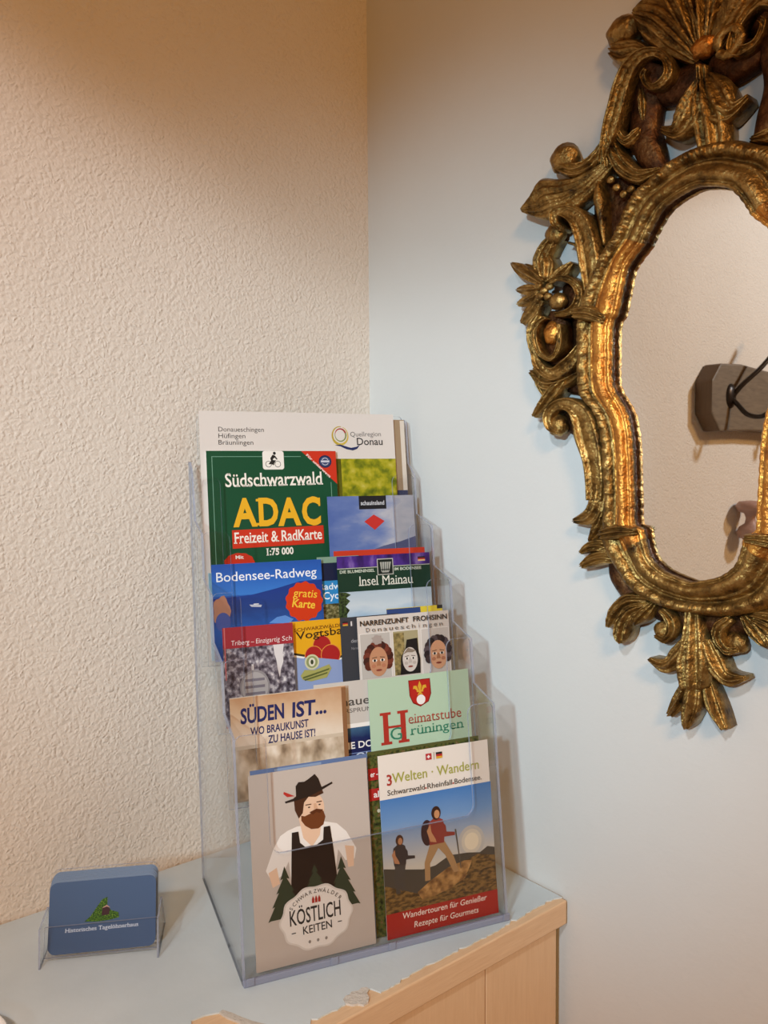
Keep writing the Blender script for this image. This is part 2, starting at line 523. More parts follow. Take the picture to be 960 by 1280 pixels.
RIBBONS = [
    ('leaf', 'acanthus_leaf', 14, 12, 9, 1, [(-46.9, 713.3, -43.2, 719.5), (-57.9, 717.9, -56.5, 733.1), (-71.8, 717.9, -72.0, 740.1), (-85.1, 731.4, -81.6, 740.8)]),
    ('scroll', 'c_scroll', 20, 14, 11, 1, [(-42.6, 701.7, -45.8, 704.2), (-44.5, 698.0, -49.4, 699.2), (-40.5, 691.4, -43.4, 687.7), (-34.3, 690.1, -30.3, 683.1), (-28.9, 694.4, -21.1, 689.7), (-30.8, 702.9, -23.4, 703.9), (-37.6, 709.4, -35.8, 716.8), (-45.3, 709.8, -51.9, 721.0), (-52.3, 704.1, -64.8, 715.3), (-58.1, 693.2, -73.5, 703.4), (-62.9, 680.0, -78.8, 689.5), (-69.5, 666.8, -84.1, 675.5), (-77.3, 654.0, -88.2, 660.6), (-86.3, 644.9, -91.4, 648.1)]),
    ('round', 'stem_recess_fill', 6, 6, 12, 1, [(-30.2, 701.7, -58.9, 718.9), (-35.9, 685.2, -64.0, 699.8), (-40.3, 662.0, -67.7, 671.2), (-35.8, 643.1, -63.1, 644.6), (-33.3, 629.2, -49.5, 626.9)]),
    ('leaf', 'leaf_tongue', 16, 14, 6, 1, [(-50.1, 692.6, -53.7, 693.8), (-47.2, 682.6, -55.0, 685.1), (-47.4, 674.7, -54.6, 677.2), (-49.5, 667.5, -52.3, 668.5)]),
    ('leaf', 'acanthus_leaf', 16, 14, 7, 1, [(-74.9, 680.2, -78.7, 680.9), (-69.5, 667.1, -77.8, 666.8), (-65.1, 661.6, -67.1, 652.5), (-60.9, 663.4, -53.7, 655.0), (-55.6, 665.0, -51.8, 662.0)]),
    ('leaf5', 'acanthus_leaf', 12, 18, 13, 1, [(-11.8, 696.2, -0.6, 701.0), (-33.1, 710.3, -6.1, 722.6), (-48.9, 727.4, -24.1, 747.6), (-52.3, 733.5, -45.5, 759.7), (-56.7, 745.3, -56.8, 754.9)]),
    ('leaf', 'acanthus_leaf', 14, 18, 12, 1, [(-9.2, 704.2, 0.4, 703.0), (-21.4, 725.7, -0.9, 723.4), (-34.4, 751.4, -8.2, 750.1), (-42.8, 782.4, -29.6, 781.9)]),
    ('leaf', 'acanthus_leaf', 15, 14, 13, 0, [(-5.7, 705.1, 5.6, 700.8), (-11.1, 730.0, 9.0, 721.7), (-14.0, 756.4, 9.8, 745.7), (-6.0, 777.5, 0.3, 774.5)]),
    ('round', 'stem_recess_fill', 6, 6, 10, 1, [(-46.4, 694.5, -37.5, 676.3), (-34.9, 700.4, -19.0, 672.6), (-21.6, 701.0, -6.1, 679.4), (-9.1, 702.3, 1.8, 688.4)]),
    ('leaf', 'pendant_leaf', 16, 12, 12, 0, [(3.9, 689.2, -6.1, 692.7), (5.9, 676.5, -6.5, 679.9), (15.8, 660.9, -11.3, 666.4), (20.9, 642.1, -9.9, 649.0), (20.7, 620.3, -5.2, 626.4)]),
    ('leaf', 'pendant_leaf', 14, 16, 10, 1, [(2.6, 678.0, -7.0, 684.4), (3.1, 660.0, -18.8, 674.6), (-2.7, 646.2, -24.2, 664.7), (-19.7, 642.1, -25.2, 657.2), (-34.8, 653.1, -33.2, 658.4)]),
    ('leaf', 'acanthus_leaf', 14, 12, 8, 1, [(-131.4, 665.9, -139.2, 654.7), (-119.0, 657.4, -120.5, 643.4), (-109.6, 655.7, -101.8, 643.4), (-99.3, 659.5, -89.6, 650.9), (-90.7, 667.4, -82.6, 662.4), (-85.2, 678.8, -80.6, 676.4)]),
    ('leaf5', 'acanthus_leaf', 12, 18, 10, 1, [(-78.4, 643.6, -83.9, 649.8), (-87.3, 634.4, -98.3, 646.9), (-102.0, 622.5, -117.5, 643.8), (-120.0, 614.4, -134.8, 646.9), (-134.2, 611.6, -154.0, 651.9), (-152.4, 616.1, -164.6, 641.0), (-173.7, 627.5, -175.0, 631.9)]),
    ('leaf', 'leaf_tongue', 15, 15, 6, 1, [(-84.3, 664.2, -89.0, 665.5), (-81.9, 651.0, -89.7, 652.8), (-82.2, 641.5, -86.1, 642.3)]),
    ('leaf', 'acanthus_leaf', 14, 14, 9, 1, [(-79.1, 670.8, -86.6, 671.7), (-70.3, 652.7, -84.4, 652.2), (-60.8, 640.3, -74.0, 632.3), (-52.5, 632.6, -52.7, 619.2), (-36.6, 628.7, -34.9, 624.2)]),
    ('round', 'leaf_tongue', 14, 12, 8, 1, [(-91.5, 633.2, -93.9, 633.8), (-86.3, 617.3, -97.4, 619.6), (-85.8, 604.4, -94.5, 605.9), (-86.0, 579.9, -89.2, 580.3)]),
    ('round', 'stem_recess_fill', 2, 2, 5, 1, [(-65.1, 631.0, -104.0, 640.3), (-59.0, 605.2, -107.1, 620.8), (-71.7, 582.2, -105.9, 595.3), (-82.1, 559.9, -105.8, 568.0)]),  # low dark plate in place of a shadowed recess
    ('scroll', 'c_scroll', 18, 14, 9, 1, [(-130.5, 600.5, -125.6, 603.2), (-139.2, 608.8, -130.9, 609.0), (-138.3, 621.0, -130.2, 612.7), (-120.9, 620.9, -125.1, 609.8), (-101.1, 608.4, -118.2, 602.3), (-91.2, 588.4, -113.2, 588.6), (-87.6, 570.2, -110.1, 572.7), (-87.4, 552.9, -106.8, 556.6), (-93.6, 536.2, -103.3, 538.4)]),
    ('leaf', 'acanthus_leaf', 12, 12, 8, 1, [(-135.2, 595.4, -145.5, 603.2), (-142.1, 585.6, -158.3, 595.4), (-145.6, 576.9, -165.8, 581.4), (-143.0, 561.3, -159.0, 561.7)]),
    ('round', 'scroll_rim', 12, 12, 5, 1, [(-123.9, 591.4, -125.3, 589.2), (-113.2, 585.5, -117.3, 584.2), (-107.7, 570.4, -112.6, 570.7), (-106.3, 553.4, -110.5, 553.9)]),
    ('leaf3', 'petal', 16, 13, 6, 1, [(-154.1, 558.1, -149.6, 562.5), (-172.0, 566.7, -163.4, 575.2), (-184.0, 575.3, -176.3, 582.9), (-191.9, 585.3, -189.8, 587.3)]),
    ('leaf3', 'petal', 16, 13, 6, 1, [(-151.8, 560.7, -146.5, 564.4), (-165.7, 570.4, -158.5, 576.4), (-175.3, 580.5, -173.3, 582.5)]),
    ('leaf3', 'petal', 16, 13, 6, 1, [(-156.2, 553.0, -156.7, 559.4), (-170.2, 552.7, -170.7, 563.4), (-184.0, 558.6, -184.0, 562.2)]),
    ('leaf3', 'petal', 16, 13, 6, 1, [(-153.4, 548.1, -157.6, 554.3), (-165.7, 542.0, -171.5, 553.5), (-182.2, 545.1, -183.7, 549.5)]),
    ('leaf3', 'petal', 16, 13, 6, 1, [(-150.0, 543.9, -157.3, 549.4), (-158.3, 532.1, -171.3, 542.3), (-174.3, 526.7, -180.0, 531.5)]),
    ('leaf3', 'petal', 16, 13, 6, 1, [(-144.8, 562.6, -139.1, 557.1), (-136.1, 570.5, -126.7, 561.6), (-122.7, 574.2, -119.5, 571.3)]),
    ('leaf3', 'petal', 16, 13, 6, 1, [(-151.9, 564.5, -142.8, 562.8), (-155.5, 577.0, -139.4, 575.2), (-154.1, 588.0, -148.0, 587.8)]),
    ('scroll', 'c_scroll', 18, 16, 8, 1, [(-141.3, 560.2, -139.0, 556.0), (-131.0, 562.5, -129.9, 557.0), (-116.9, 559.6, -120.0, 554.0), (-105.4, 550.4, -113.0, 547.8), (-102.1, 539.6, -111.2, 541.8), (-107.2, 529.9, -114.3, 535.6), (-119.5, 525.6, -122.2, 532.4), (-136.2, 528.3, -136.7, 531.8)]),
    ('round', 'stem_recess_fill', 6, 6, 6, 1, [(-126.2, 558.1, -136.5, 554.9), (-108.4, 542.9, -137.3, 545.4), (-122.0, 529.1, -133.6, 533.7)]),
    ('leaf', 'acanthus_leaf', 12, 12, 8, 1, [(-152.2, 531.0, -160.6, 535.2), (-153.9, 521.8, -170.1, 527.7), (-155.4, 513.8, -172.3, 514.9), (-151.2, 500.8, -167.0, 498.4), (-145.7, 485.8, -155.8, 483.3)]),
    ('round', 'stem_recess_fill', 10, 10, 6, 1, [(-133.9, 533.7, -146.3, 535.7), (-126.8, 519.7, -153.6, 523.5), (-126.7, 502.8, -153.5, 505.8), (-131.9, 486.3, -146.2, 487.4)]),
    ('scroll', 'scroll_rim', 20, 20, 5, 1, [(-142.4, 527.1, -144.8, 529.6), (-149.3, 522.7, -154.2, 525.3), (-151.3, 512.9, -157.7, 513.4), (-146.3, 499.4, -151.6, 497.4), (-138.4, 494.0, -137.8, 489.2), (-131.7, 498.6, -127.0, 496.3), (-128.9, 509.8, -124.6, 509.1), (-129.4, 520.7, -126.0, 520.3)]),
    ('scroll', 'c_scroll', 16, 14, 9, 1, [(-154.7, 500.2, -161.6, 498.8), (-146.7, 489.4, -156.6, 484.2), (-137.6, 484.6, -138.5, 472.2), (-128.6, 488.4, -117.9, 476.6), (-119.4, 494.1, -108.4, 487.8), (-110.8, 502.9, -105.4, 500.4)]),
    ('leaf', 'acanthus_leaf', 14, 12, 8, 1, [(-159.9, 487.2, -167.6, 481.7), (-144.7, 478.7, -151.2, 464.6), (-132.3, 478.8, -126.1, 465.4), (-112.6, 482.2, -108.3, 476.0)]),
    ('round', 'stem_recess_fill', 3, 3, 5, 1, [(-105.0, 530.5, -130.3, 533.2), (-103.2, 509.8, -128.5, 512.9), (-99.8, 484.6, -133.6, 491.2), (-101.5, 456.7, -144.0, 465.9)]),
    ('leaf', 'acanthus_leaf', 14, 16, 8, 1, [(-124.3, 469.7, -132.5, 475.6), (-132.5, 459.0, -145.4, 467.5), (-143.0, 449.0, -154.7, 456.5), (-157.3, 441.1, -162.4, 444.5)]),
    ('leaf', 'acanthus_leaf', 12, 12, 7, 1, [(-143.0, 483.4, -154.9, 488.2), (-148.0, 472.6, -162.7, 474.9), (-148.9, 461.7, -154.3, 461.1)]),
    ('scroll', 'c_scroll', 18, 14, 10, 1, [(-132.5, 425.3, -129.0, 429.2), (-143.7, 431.1, -135.7, 433.9), (-146.1, 445.0, -135.2, 441.2), (-133.6, 455.7, -128.2, 445.9), (-113.7, 455.9, -120.4, 443.8), (-95.2, 444.4, -115.4, 436.3), (-85.6, 424.8, -111.8, 420.4), (-82.8, 403.5, -104.4, 401.3), (-81.7, 384.6, -101.9, 384.2), (-83.6, 368.2, -101.4, 368.4)]),
    ('round', 'stem_recess_fill', 5, 5, 6, 1, [(-124.1, 447.7, -134.1, 442.7), (-110.4, 441.9, -130.6, 428.1), (-103.1, 431.2, -113.9, 421.4)]),
    ('leaf', 'acanthus_leaf', 13, 14, 8, 1, [(-82.1, 381.2, -98.2, 382.3), (-81.6, 364.9, -101.8, 369.1), (-93.1, 346.6, -106.3, 360.0), (-116.8, 347.4, -117.9, 352.1)]),
    ('leaf', 'acanthus_leaf', 12, 12, 8, 1, [(-77.4, 374.6, -88.4, 375.8), (-78.2, 355.8, -93.7, 358.5), (-85.1, 340.7, -99.5, 346.3), (-99.2, 331.7, -103.2, 333.9)]),
    ('leaf', 'acanthus_leaf', 12, 16, 8, 1, [(-76.4, 322.8, -72.9, 330.4), (-89.3, 323.9, -86.9, 336.7), (-97.3, 323.5, -101.7, 332.8), (-106.4, 321.2, -109.3, 324.3)]),
    ('leaf', 'acanthus_leaf', 12, 16, 8, 1, [(-71.6, 315.1, -69.7, 323.0), (-84.8, 313.8, -84.9, 327.2), (-94.0, 311.1, -100.0, 322.5), (-105.2, 308.9, -108.6, 313.4)]),
    ('round', 'stem_recess_fill', 8, 8, 9, 1, [(-66.9, 324.5, -84.0, 322.0), (-64.8, 309.9, -82.7, 303.8), (-58.4, 301.1, -73.4, 290.5), (-47.8, 292.2, -62.6, 279.6)]),
    ('leaf', 'acanthus_leaf', 14, 14, 9, 1, [(-41.9, 284.5, -42.0, 293.4), (-56.1, 279.7, -61.7, 294.0), (-63.5, 273.0, -77.2, 281.9), (-70.9, 265.6, -82.1, 270.3), (-79.6, 261.1, -82.8, 262.6)]),
    ('leaf', 'acanthus_leaf', 14, 18, 9, 1, [(-41.3, 281.7, -45.3, 289.4), (-51.9, 273.8, -62.8, 283.3), (-56.2, 265.9, -72.1, 268.3), (-58.2, 257.9, -72.8, 256.1), (-62.4, 251.7, -66.9, 250.5)]),
    ('leaf', 'acanthus_leaf', 14, 16, 9, 1, [(-33.5, 286.0, -38.8, 289.6), (-38.7, 275.4, -49.3, 282.8), (-46.2, 269.4, -54.9, 275.3), (-52.8, 267.1, -55.7, 268.7)]),
    ('round', 'stem_recess_fill', 6, 6, 8, 1, [(-55.0, 299.5, -66.0, 284.1), (-37.5, 291.0, -46.3, 275.2), (-17.4, 287.2, -23.9, 268.5), (0.5, 285.5, -4.1, 267.1)]),
    ('leaf', 'acanthus_leaf', 18, 16, 8, 1, [(-25.0, 286.8, -30.3, 282.0), (-15.2, 279.9, -24.7, 274.8), (-14.2, 267.5, -24.1, 268.8), (-24.1, 256.8, -26.4, 265.0), (-34.8, 260.2, -32.7, 265.2)]),
    ('leaf', 'pendant_leaf', 14, 16, 12, 0, [(3.9, 288.3, -10.5, 285.8), (6.7, 275.9, -11.7, 272.8), (9.4, 262.3, -14.2, 258.3), (12.8, 247.5, -17.4, 241.3), (10.5, 229.0, -13.1, 223.3)]),
    ('leaf3', 'pendant_leaf', 13, 18, 9, 1, [(-1.6, 263.0, -11.0, 266.2), (-6.8, 245.4, -21.6, 253.9), (-24.9, 233.2, -26.5, 245.5), (-40.0, 241.0, -38.5, 244.1)]),
    ('leaf3', 'pendant_leaf', 11, 14, 9, 1, [(-2.2, 233.0, -10.9, 234.4), (-7.0, 213.2, -20.4, 216.4), (-19.5, 199.1, -25.4, 201.2)]),
    ('leaf3', 'pendant_leaf', 14, 16, 10, 0, [(4.0, 232.2, -7.8, 230.9), (4.2, 213.4, -11.5, 212.0), (-2.1, 198.0, -11.3, 197.4), (-5.7, 193.4, -9.0, 193.0)]),
    ('leaf', 'collar', 28, 30, 7, 1, [(-107.4, 530.2, -107.4, 520.9), (-89.6, 529.2, -92.6, 516.9), (-73.4, 519.4, -77.4, 511.6)]),
    ('leaf', 'collar', 28, 32, 7, 1, [(-79.6, 345.4, -77.7, 336.4), (-61.6, 350.3, -60.3, 338.8), (-44.7, 348.6, -44.6, 342.3)]),
]
KNOBS = [
    ('knob', -72.1, 746.9, 16.2, 11.7, 10, 20, 1),
    ('boss', 0.6, 703.8, 11.1, 7.9, 16, 16, 0),
    ('knob', -130.1, 663.4, 14.4, 12.7, 12, 18, 1),
    ('bead', -81.8, 631.7, 3.9, 3.2, 14, 7, 1),
    ('bead', -76.3, 623.8, 3.8, 3.2, 14, 7, 1),
    ('bead', -69.4, 616.9, 3.7, 3.1, 14, 7, 1),
    ('bead', -62.8, 618.9, 3.7, 3.1, 14, 7, 1),
    ('bead', -57.6, 613.7, 3.6, 3.1, 14, 7, 1),
    ('knob', -140.3, 601.3, 10.5, 9.6, 12, 14, 1),
    ('bead', -148.2, 552.7, 4.5, 3.5, 18, 7, 1),
    ('bead', -154.6, 558.0, 4.6, 3.5, 18, 7, 1),
    ('bead', -141.9, 555.7, 4.4, 3.4, 18, 7, 1),
    ('bead', -143.7, 547.0, 4.5, 3.5, 18, 7, 1),
    ('bead', -152.7, 548.6, 4.6, 3.5, 18, 7, 1),
    ('knob', -133.9, 541.3, 8.7, 7.5, 16, 10, 1),
    ('boss', -140.9, 514.8, 8.0, 10.4, 16, 9, 1),
    ('knob', -135.2, 433.7, 10.5, 9.8, 14, 12, 1),
    ('knob', -29.5, 265.9, 9.0, 8.2, 12, 14, 1),
]
MOULD_OUT[:4] = [(0.0, 632.5), (-6.0, 632.3), (-12.0, 631.6), (-17.4, 630.6)]
MOULD_IN[:4] = [(0.0, 601.0), (-2.5, 600.9), (-5.0, 600.5), (-7.5, 599.8)]
MOULD_IN[4] = (-11.5, 598.9)

def full(P, m):
    L = spline(P, m)                       # left half, top to bottom
    return L + [(-a, h) for a, h in L[-2:0:-1]]

oc, ic = full(MOULD_OUT, 12), full(MOULD_IN, 12)
n = len(oc)
arc = [0.0]
for i in range(1, n):
    mo = [(oc[j][0] + ic[j][0], oc[j][1] + ic[j][1]) for j in (i - 1, i)]
    arc.append(arc[-1] + 0.5 * math.hypot(mo[1][0] - mo[0][0], mo[1][1] - mo[0][1]))
prof = [(0.0, 4), (0.0, 17), (0.03, 21), (0.07, 23.5), (0.12, 25.2), (0.18, 26.2), (0.24, 26.2), (0.30, 25.2), (0.35, 23), (0.38, 21),
        (0.42, 21.5), (0.46, 25), (0.49, 26.5), (0.515, 25.5), (0.54, 25.8), (0.58, 28), (0.64, 30.5), (0.71, 32), (0.78, 32.2), (0.84, 31),
        (0.88, 28.8), (0.905, 27.2), (0.93, 28.6), (0.965, 29), (1.0, 27.5), (1.005, 25), (1.0, 23), (0.975, 22.2), (0.97, 21), (0.97, 15)]
rows_a, rows_b, rows_c, rows_d = [], [], [], []
for i in range(n + 1):
    j = i % n
    s = arc[j]
    row = []
    for t, d in prof:
        a = oc[j][0] + (ic[j][0] - oc[j][0]) * t
        h = oc[j][1] + (ic[j][1] - oc[j][1]) * t
        if 0.05 < t < 0.36:                # carved leaf-and-bead band
            ph = s / 11.0
            k = math.sin(PI * (t - 0.05) / 0.31)
            leaf = abs(math.sin(PI * (ph + 0.35 * (t - 0.2)))) ** 0.55
            d += k * (3.6 * leaf - 1.8 + 1.1 * math.sin(2 * PI * ph * 3 + 9 * t))
        elif 0.55 < t < 0.86:
            d += 0.5 * math.sin(s / 9.0 + 3 * math.sin(s / 31.0))
        elif t > 0.98:                     # scalloped sight edge
            sc = 0.9 * abs(math.sin(PI * s / 8.0)) - 0.4
            a += sc * math.copysign(1, -a) * 0.8
        row.append(W3(a, h, d))
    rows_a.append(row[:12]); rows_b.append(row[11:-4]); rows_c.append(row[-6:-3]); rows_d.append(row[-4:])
gm = G(); gm.grid(rows_a, M_gold)
# the hollow band is orange gold along the straight sides, brown gold on the arch and the foot
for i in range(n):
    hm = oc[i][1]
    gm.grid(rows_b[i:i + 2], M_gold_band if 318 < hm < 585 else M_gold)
gm.grid([r[1:] for r in rows_c], M_gold); gm.grid(rows_d, M_bole_shade)  # rebate wall coloured dark, standing in for the unlit gap at the glass
gm.obj('frame_moulding', mirror, smooth=True, fixn=True)
# looking glass, a slab a little larger than the opening
gl = []
for j in range(n):
    t = 0.88
    gl.append((oc[j][0] + (ic[j][0] - oc[j][0]) * t, oc[j][1] + (ic[j][1] - oc[j][1]) * t))
gm = G(); gm.prism(gl, lambda a, h, s: W3(a, h, 17 + 2.5 * s), M_mirror, M_iron)
gm.obj('mirror_glass', mirror, fixn=True)
bk = []
for j in range(n):
    t = 0.15
    bk.append((oc[j][0] + (ic[j][0] - oc[j][0]) * t, oc[j][1] + (ic[j][1] - oc[j][1]) * t))
gm = G(); gm.prism(bk, lambda a, h, s: W3(a, h, 0.5 + 16 * s), M_wood_d, M_wood_d)
gm.obj('back_board', mirror, fixn=True)

def ribbon(kind, name, b0, b1, hh, rows, sgn):
    P = spline(rows, 7)
    m = len(P)
    K = 17
    ws = [math.hypot(p[0] - p[2], p[1] - p[3]) for p in P]
    wm = max(ws)
    s = 0.0
    grid = []
    for i, p in enumerate(P):
        if i:
            s += math.hypot((p[0] + p[2] - P[i - 1][0] - P[i - 1][2]) / 2, (p[1] + p[3] - P[i - 1][1] - P[i - 1][3]) / 2)
        u = i / (m - 1)
        base = b0 + (b1 - b0) * u
        rel = (ws[i] / wm) ** 0.55
        row = []
        back = max(0.6, base - 13)
        for k in range(K):
            q = k / (K - 1)
            if kind == 'scroll':
                e = min(q, 1 - q)
                if e < 0.16:
                    f = 0.25 + 0.75 * math.sin(PI / 2 * min(1, e / 0.11))
                elif e < 0.26:
                    f = 1.0 - 0.62 * (e - 0.16) / 0.10
                else:
                    f = 0.38 + 0.16 * math.cos((e - 0.5) * 6)
                if e > 0.22:
                    f += 0.09 * math.sin(2 * PI * s / 5.0)
            elif kind == 'round':
                f = math.sqrt(max(0, 1 - (2 * q - 1) ** 2))
            else:
                nf = 5 if kind == 'leaf5' else (2 if kind == 'leaf3' else 3)
                f = math.sin(PI * q) ** 0.5 * (0.68 + 0.32 * math.cos(2 * PI * nf * (q - 0.5)))
                f *= 1 + 0.05 * math.sin(2 * PI * s / 7.0)
            a = p[0] + (p[2] - p[0]) * q
            h = p[1] + (p[3] - p[1]) * q
            row.append(W3(sgn * a, h, base + hh * f * rel))
        # closed back
        row.append(W3(sgn * (p[0] + (p[2] - p[0]) * 0.93), p[1] + (p[3] - p[1]) * 0.93, back))
        row.append(W3(sgn * (p[0] + (p[2] - p[0]) * 0.07), p[1] + (p[3] - p[1]) * 0.07, back))
        grid.append(row)
    g = G()
    mat = M_bole_shade if name == 'stem_recess_fill' else M_gold  # stems and recess fills share the colour that carries painted shade
    g.grid(grid, mat, close=True)
    g.add(grid[0], [tuple(range(len(grid[0])))], mat)
    g.add(grid[-1], [tuple(range(len(grid[-1])))[::-1]], mat)
    return g.obj(name, mirror, smooth=True, fixn=True)

def knob(name, a, h, rx, ry, b, dh, sgn):
    g = G()
    rows = []
    for i in range(15):
        th = PI * i / 14
        row = []
        for k in range(24):
            ph = 2 * PI * k / 24
            w = 1 + (0.06 * math.cos(5 * ph + 4 * th) if name in ('knob', 'boss') else 0)
            row.append(W3(sgn * (a + rx * w * math.sin(th) * math.cos(ph)), h + ry * w * math.sin(th) * math.sin(ph), b + rx * 0.75 * math.cos(th)))
        rows.append(row)
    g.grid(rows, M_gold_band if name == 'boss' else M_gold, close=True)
    return g.obj(name, mirror, smooth=True, fixn=True)

for kind, name, b0, b1, hh, mir, rows in RIBBONS:
    ribbon(kind, name, b0, b1, hh, rows, 1)
    if mir:
        ribbon(kind, name, b0, b1, hh, rows, -1)
for name, a, h, rx, ry, b, dh, mir in KNOBS:
    knob(name, a, h, rx, ry, max(b, 8), dh, 1)
    if mir and abs(a) > 4:
        knob(name, a, h, rx, ry, max(b, 8), dh, -1)
# small ring scroll right of the crest boss
rr = [(22 + 9 * math.cos(k * PI / 5), 697 + 9 * math.sin(k * PI / 5)) for k in range(12)]
g = G(); tube(g, [W3(a, h, 22) for a, h in rr], 0.0035, M_gold, 8)
g.obj('scroll_ring', mirror, smooth=True, fixn=True)

# ------------------------------------------------------------------ brochure rack
RW, TL, DV, DW = 0.2317, 0.125, 0.0415, 0.05074      # width, lean, tier step back, tier step up
rU = Vector((0.95940, -0.28205, 0)); rV = Vector((0.28205, 0.95940, 0)); rZ = Vector((0, 0, 1))
rO = Vector((-0.29256, -0.21325, ZT))
RM = Matrix(((rU.x, rV.x, 0, rO.x), (rU.y, rV.y, 0, rO.y), (0, 0, 1, rO.z), (0, 0, 0, 1)))
rack = empty('brochure_rack', 'clear acrylic five-tier brochure rack standing in the corner on the cabinet', 'brochure rack', mw=RM)
def tv(i, w, off=0.0):                               # depth of tier i's slanted plane at height w
    return i * DV + TL * (w - i * DW) + off
TH = 0.0022
EAR = [0.187 + DW * i for i in range(5)]
LIFT = 0.058                                         # raised floors of the middle pockets
BOT = [0.0] + [0.010 + 0.05 * i + (LIFT if i < 4 else 0) for i in range(1, 5)]
BACK = 0.0185                                        # pocket depth of the top tier
def arcpts(cx, cy, r, a0, a1, k=6):
    return [(cx + r * math.cos(math.radians(a0 + (a1 - a0) * j / k)), cy + r * math.sin(math.radians(a0 + (a1 - a0) * j / k))) for j in range(k + 1)]
for i in range(5):
    b, e = BOT[i], EAR[i]
    cut = e - 0.094
    x0, x1, l, r, q = 0.0, RW, 0.0245, 0.2065, 0.010
    out = [(x0, b), (x1, b)]
    out += arcpts(x1 - 0.005, e - 0.005, 0.005, 0, 90) + arcpts(r + 0.008, e - 0.008, 0.008, 90, 180)
    out += arcpts(r - q, cut + q, q, 0, -90) + arcpts(l + q, cut + q, q, 270, 180)
    out += arcpts(l - 0.008, e - 0.008, 0.008, 0, 90) + arcpts(x0 + 0.005, e - 0.005, 0.005, 90, 180)
    g = G()
    g.prism(out, lambda u, w, s: (u, tv(i, w, TH * s), w), M_clear, M_edge)
    g.obj('front_panel', rack, fixn=True)
    # pocket floor
    w = max(BOT[i], 0.0)
    v1 = tv(i + 1, w, 0) if i < 4 else tv(4, w, BACK)
    g = G(); g.box((0.0005, tv(i, w, TH), w), (RW - 0.0005, v1 - 0.0005, w + TH), M_clear)
    g.obj('pocket_floor', rack)
# back panel behind the top tier
g = G()
out = [(0.001, BOT[4]), (RW - 0.001, BOT[4])] + arcpts(RW - 0.006, 0.4495, 0.004, 0, 90, 4) + arcpts(0.0112, 0.4495, 0.004, 90, 180, 4) + [(0.0072, 0.41), (0.001, 0.40)]
g.prism(out, lambda u, w, s: (u, tv(4, w, BACK + TH * s), w), M_clear, M_edge)
g.obj('back_panel', rack, fixn=True)
# stepped side panels
sp = [(0.0, 0.0)]
for i in range(5):
    sp.append((tv(i, EAR[i] - 0.001), EAR[i] - 0.001))
    if i < 4:
        w = EAR[i] + 0.009
        sp.append((tv(i + 1, w), w))
w = EAR[4] + 0.012
sp += [(tv(4, w, BACK - 0.004), w), (tv(4, 0.447, BACK - 0.004), 0.447), (tv(4, 0.450, BACK + TH), 0.450), (0.178, 0.0)]
cutb = EAR[4] + 0.014                                # the left cheek stops at the top pocket, the right one runs up to the back panel's corner
spl = sp[:9] + [(tv(4, EAR[4] + 0.003, 0.006), EAR[4] + 0.003), (tv(4, cutb, BACK - 0.004), cutb), (tv(4, cutb + 0.001, BACK + TH), cutb + 0.001), (0.178, 0.0)]
for x, sp in ((-TH, spl), (RW, sp)):
    g = G(); g.prism(sp, lambda v, w, s: (x + TH * s, v, w), M_clear, M_edge)
    g.obj('side_panel', rack, fixn=True)
# thick front foot rail with two welded lugs
g = G(); g.box((-TH, -0.0035, 0.0), (RW + TH, 0.0, 0.0055), M_base)
g.obj('foot_rail', rack, bevel=0.0008)
for x in (0.0, 0.068, 0.118, RW - 0.005):
    g = G(); g.box((x, -0.0048, 0.0015), (x + 0.006, -0.0036, 0.0075), M_edge)
    g.obj('foot_lug', rack, bevel=0.0004)

# ------------------------------------------------------------------ lettering and flat print
_font = {}
def glyphs(s, bold, serif, shear):
    k = (s, bold, serif, shear)
    if k in _font:
        return _font[k]
    cu = bpy.data.curves.new('lettering', 'FONT')
    cu.body = s; cu.offset = bold; cu.shear = shear; cu.resolution_u = 3
    ob = bpy.data.objects.new('lettering', cu)
    me = bpy.data.meshes.new_from_object(ob)
    v = [(p.co.x, p.co.y) for p in me.vertices]
    f = [tuple(q.vertices) for q in me.polygons]
    if serif and f:
        cnt = {}
        for q in f:
            for a, b in zip(q, q[1:] + q[:1]):
                e = (min(a, b), max(a, b)); cnt[e] = cnt.get(e, 0) + 1
        H = 0.73
        add = []
        for (a, b), c in cnt.items():
            if c == 1:
                (xa, ya), (xb, yb) = v[a], v[b]
                L = abs(xa - xb)
                if abs(ya - yb) < 0.006 and 0.03 < L < 0.3 * H:
                    for yl, sg in ((0.0, 1), (H, -1), (0.547, -1), (0.76, -1)):
                        if abs((ya + yb) / 2 - yl) < 0.03 and not (serif == 'base' and sg < 0):
                            add.append((min(xa, xb) - 0.075, max(xa, xb) + 0.075, (ya + yb) / 2, sg)); break
        for xa, xb, y, sg in add:
            k0 = len(v)
            v += [(xa, y), (xb, y), (xb, y + sg * 0.075), (xa, y + sg * 0.075)]
            f.append((k0, k0 + 1, k0 + 2, k0 + 3) if sg > 0 else (k0 + 3, k0 + 2, k0 + 1, k0))
    bpy.data.objects.remove(ob); bpy.data.curves.remove(cu); bpy.data.meshes.remove(me)
    _font[k] = (v, f)
    return v, f
CAPH = max(p[1] for p in glyphs('H', 0, False, 0)[0])

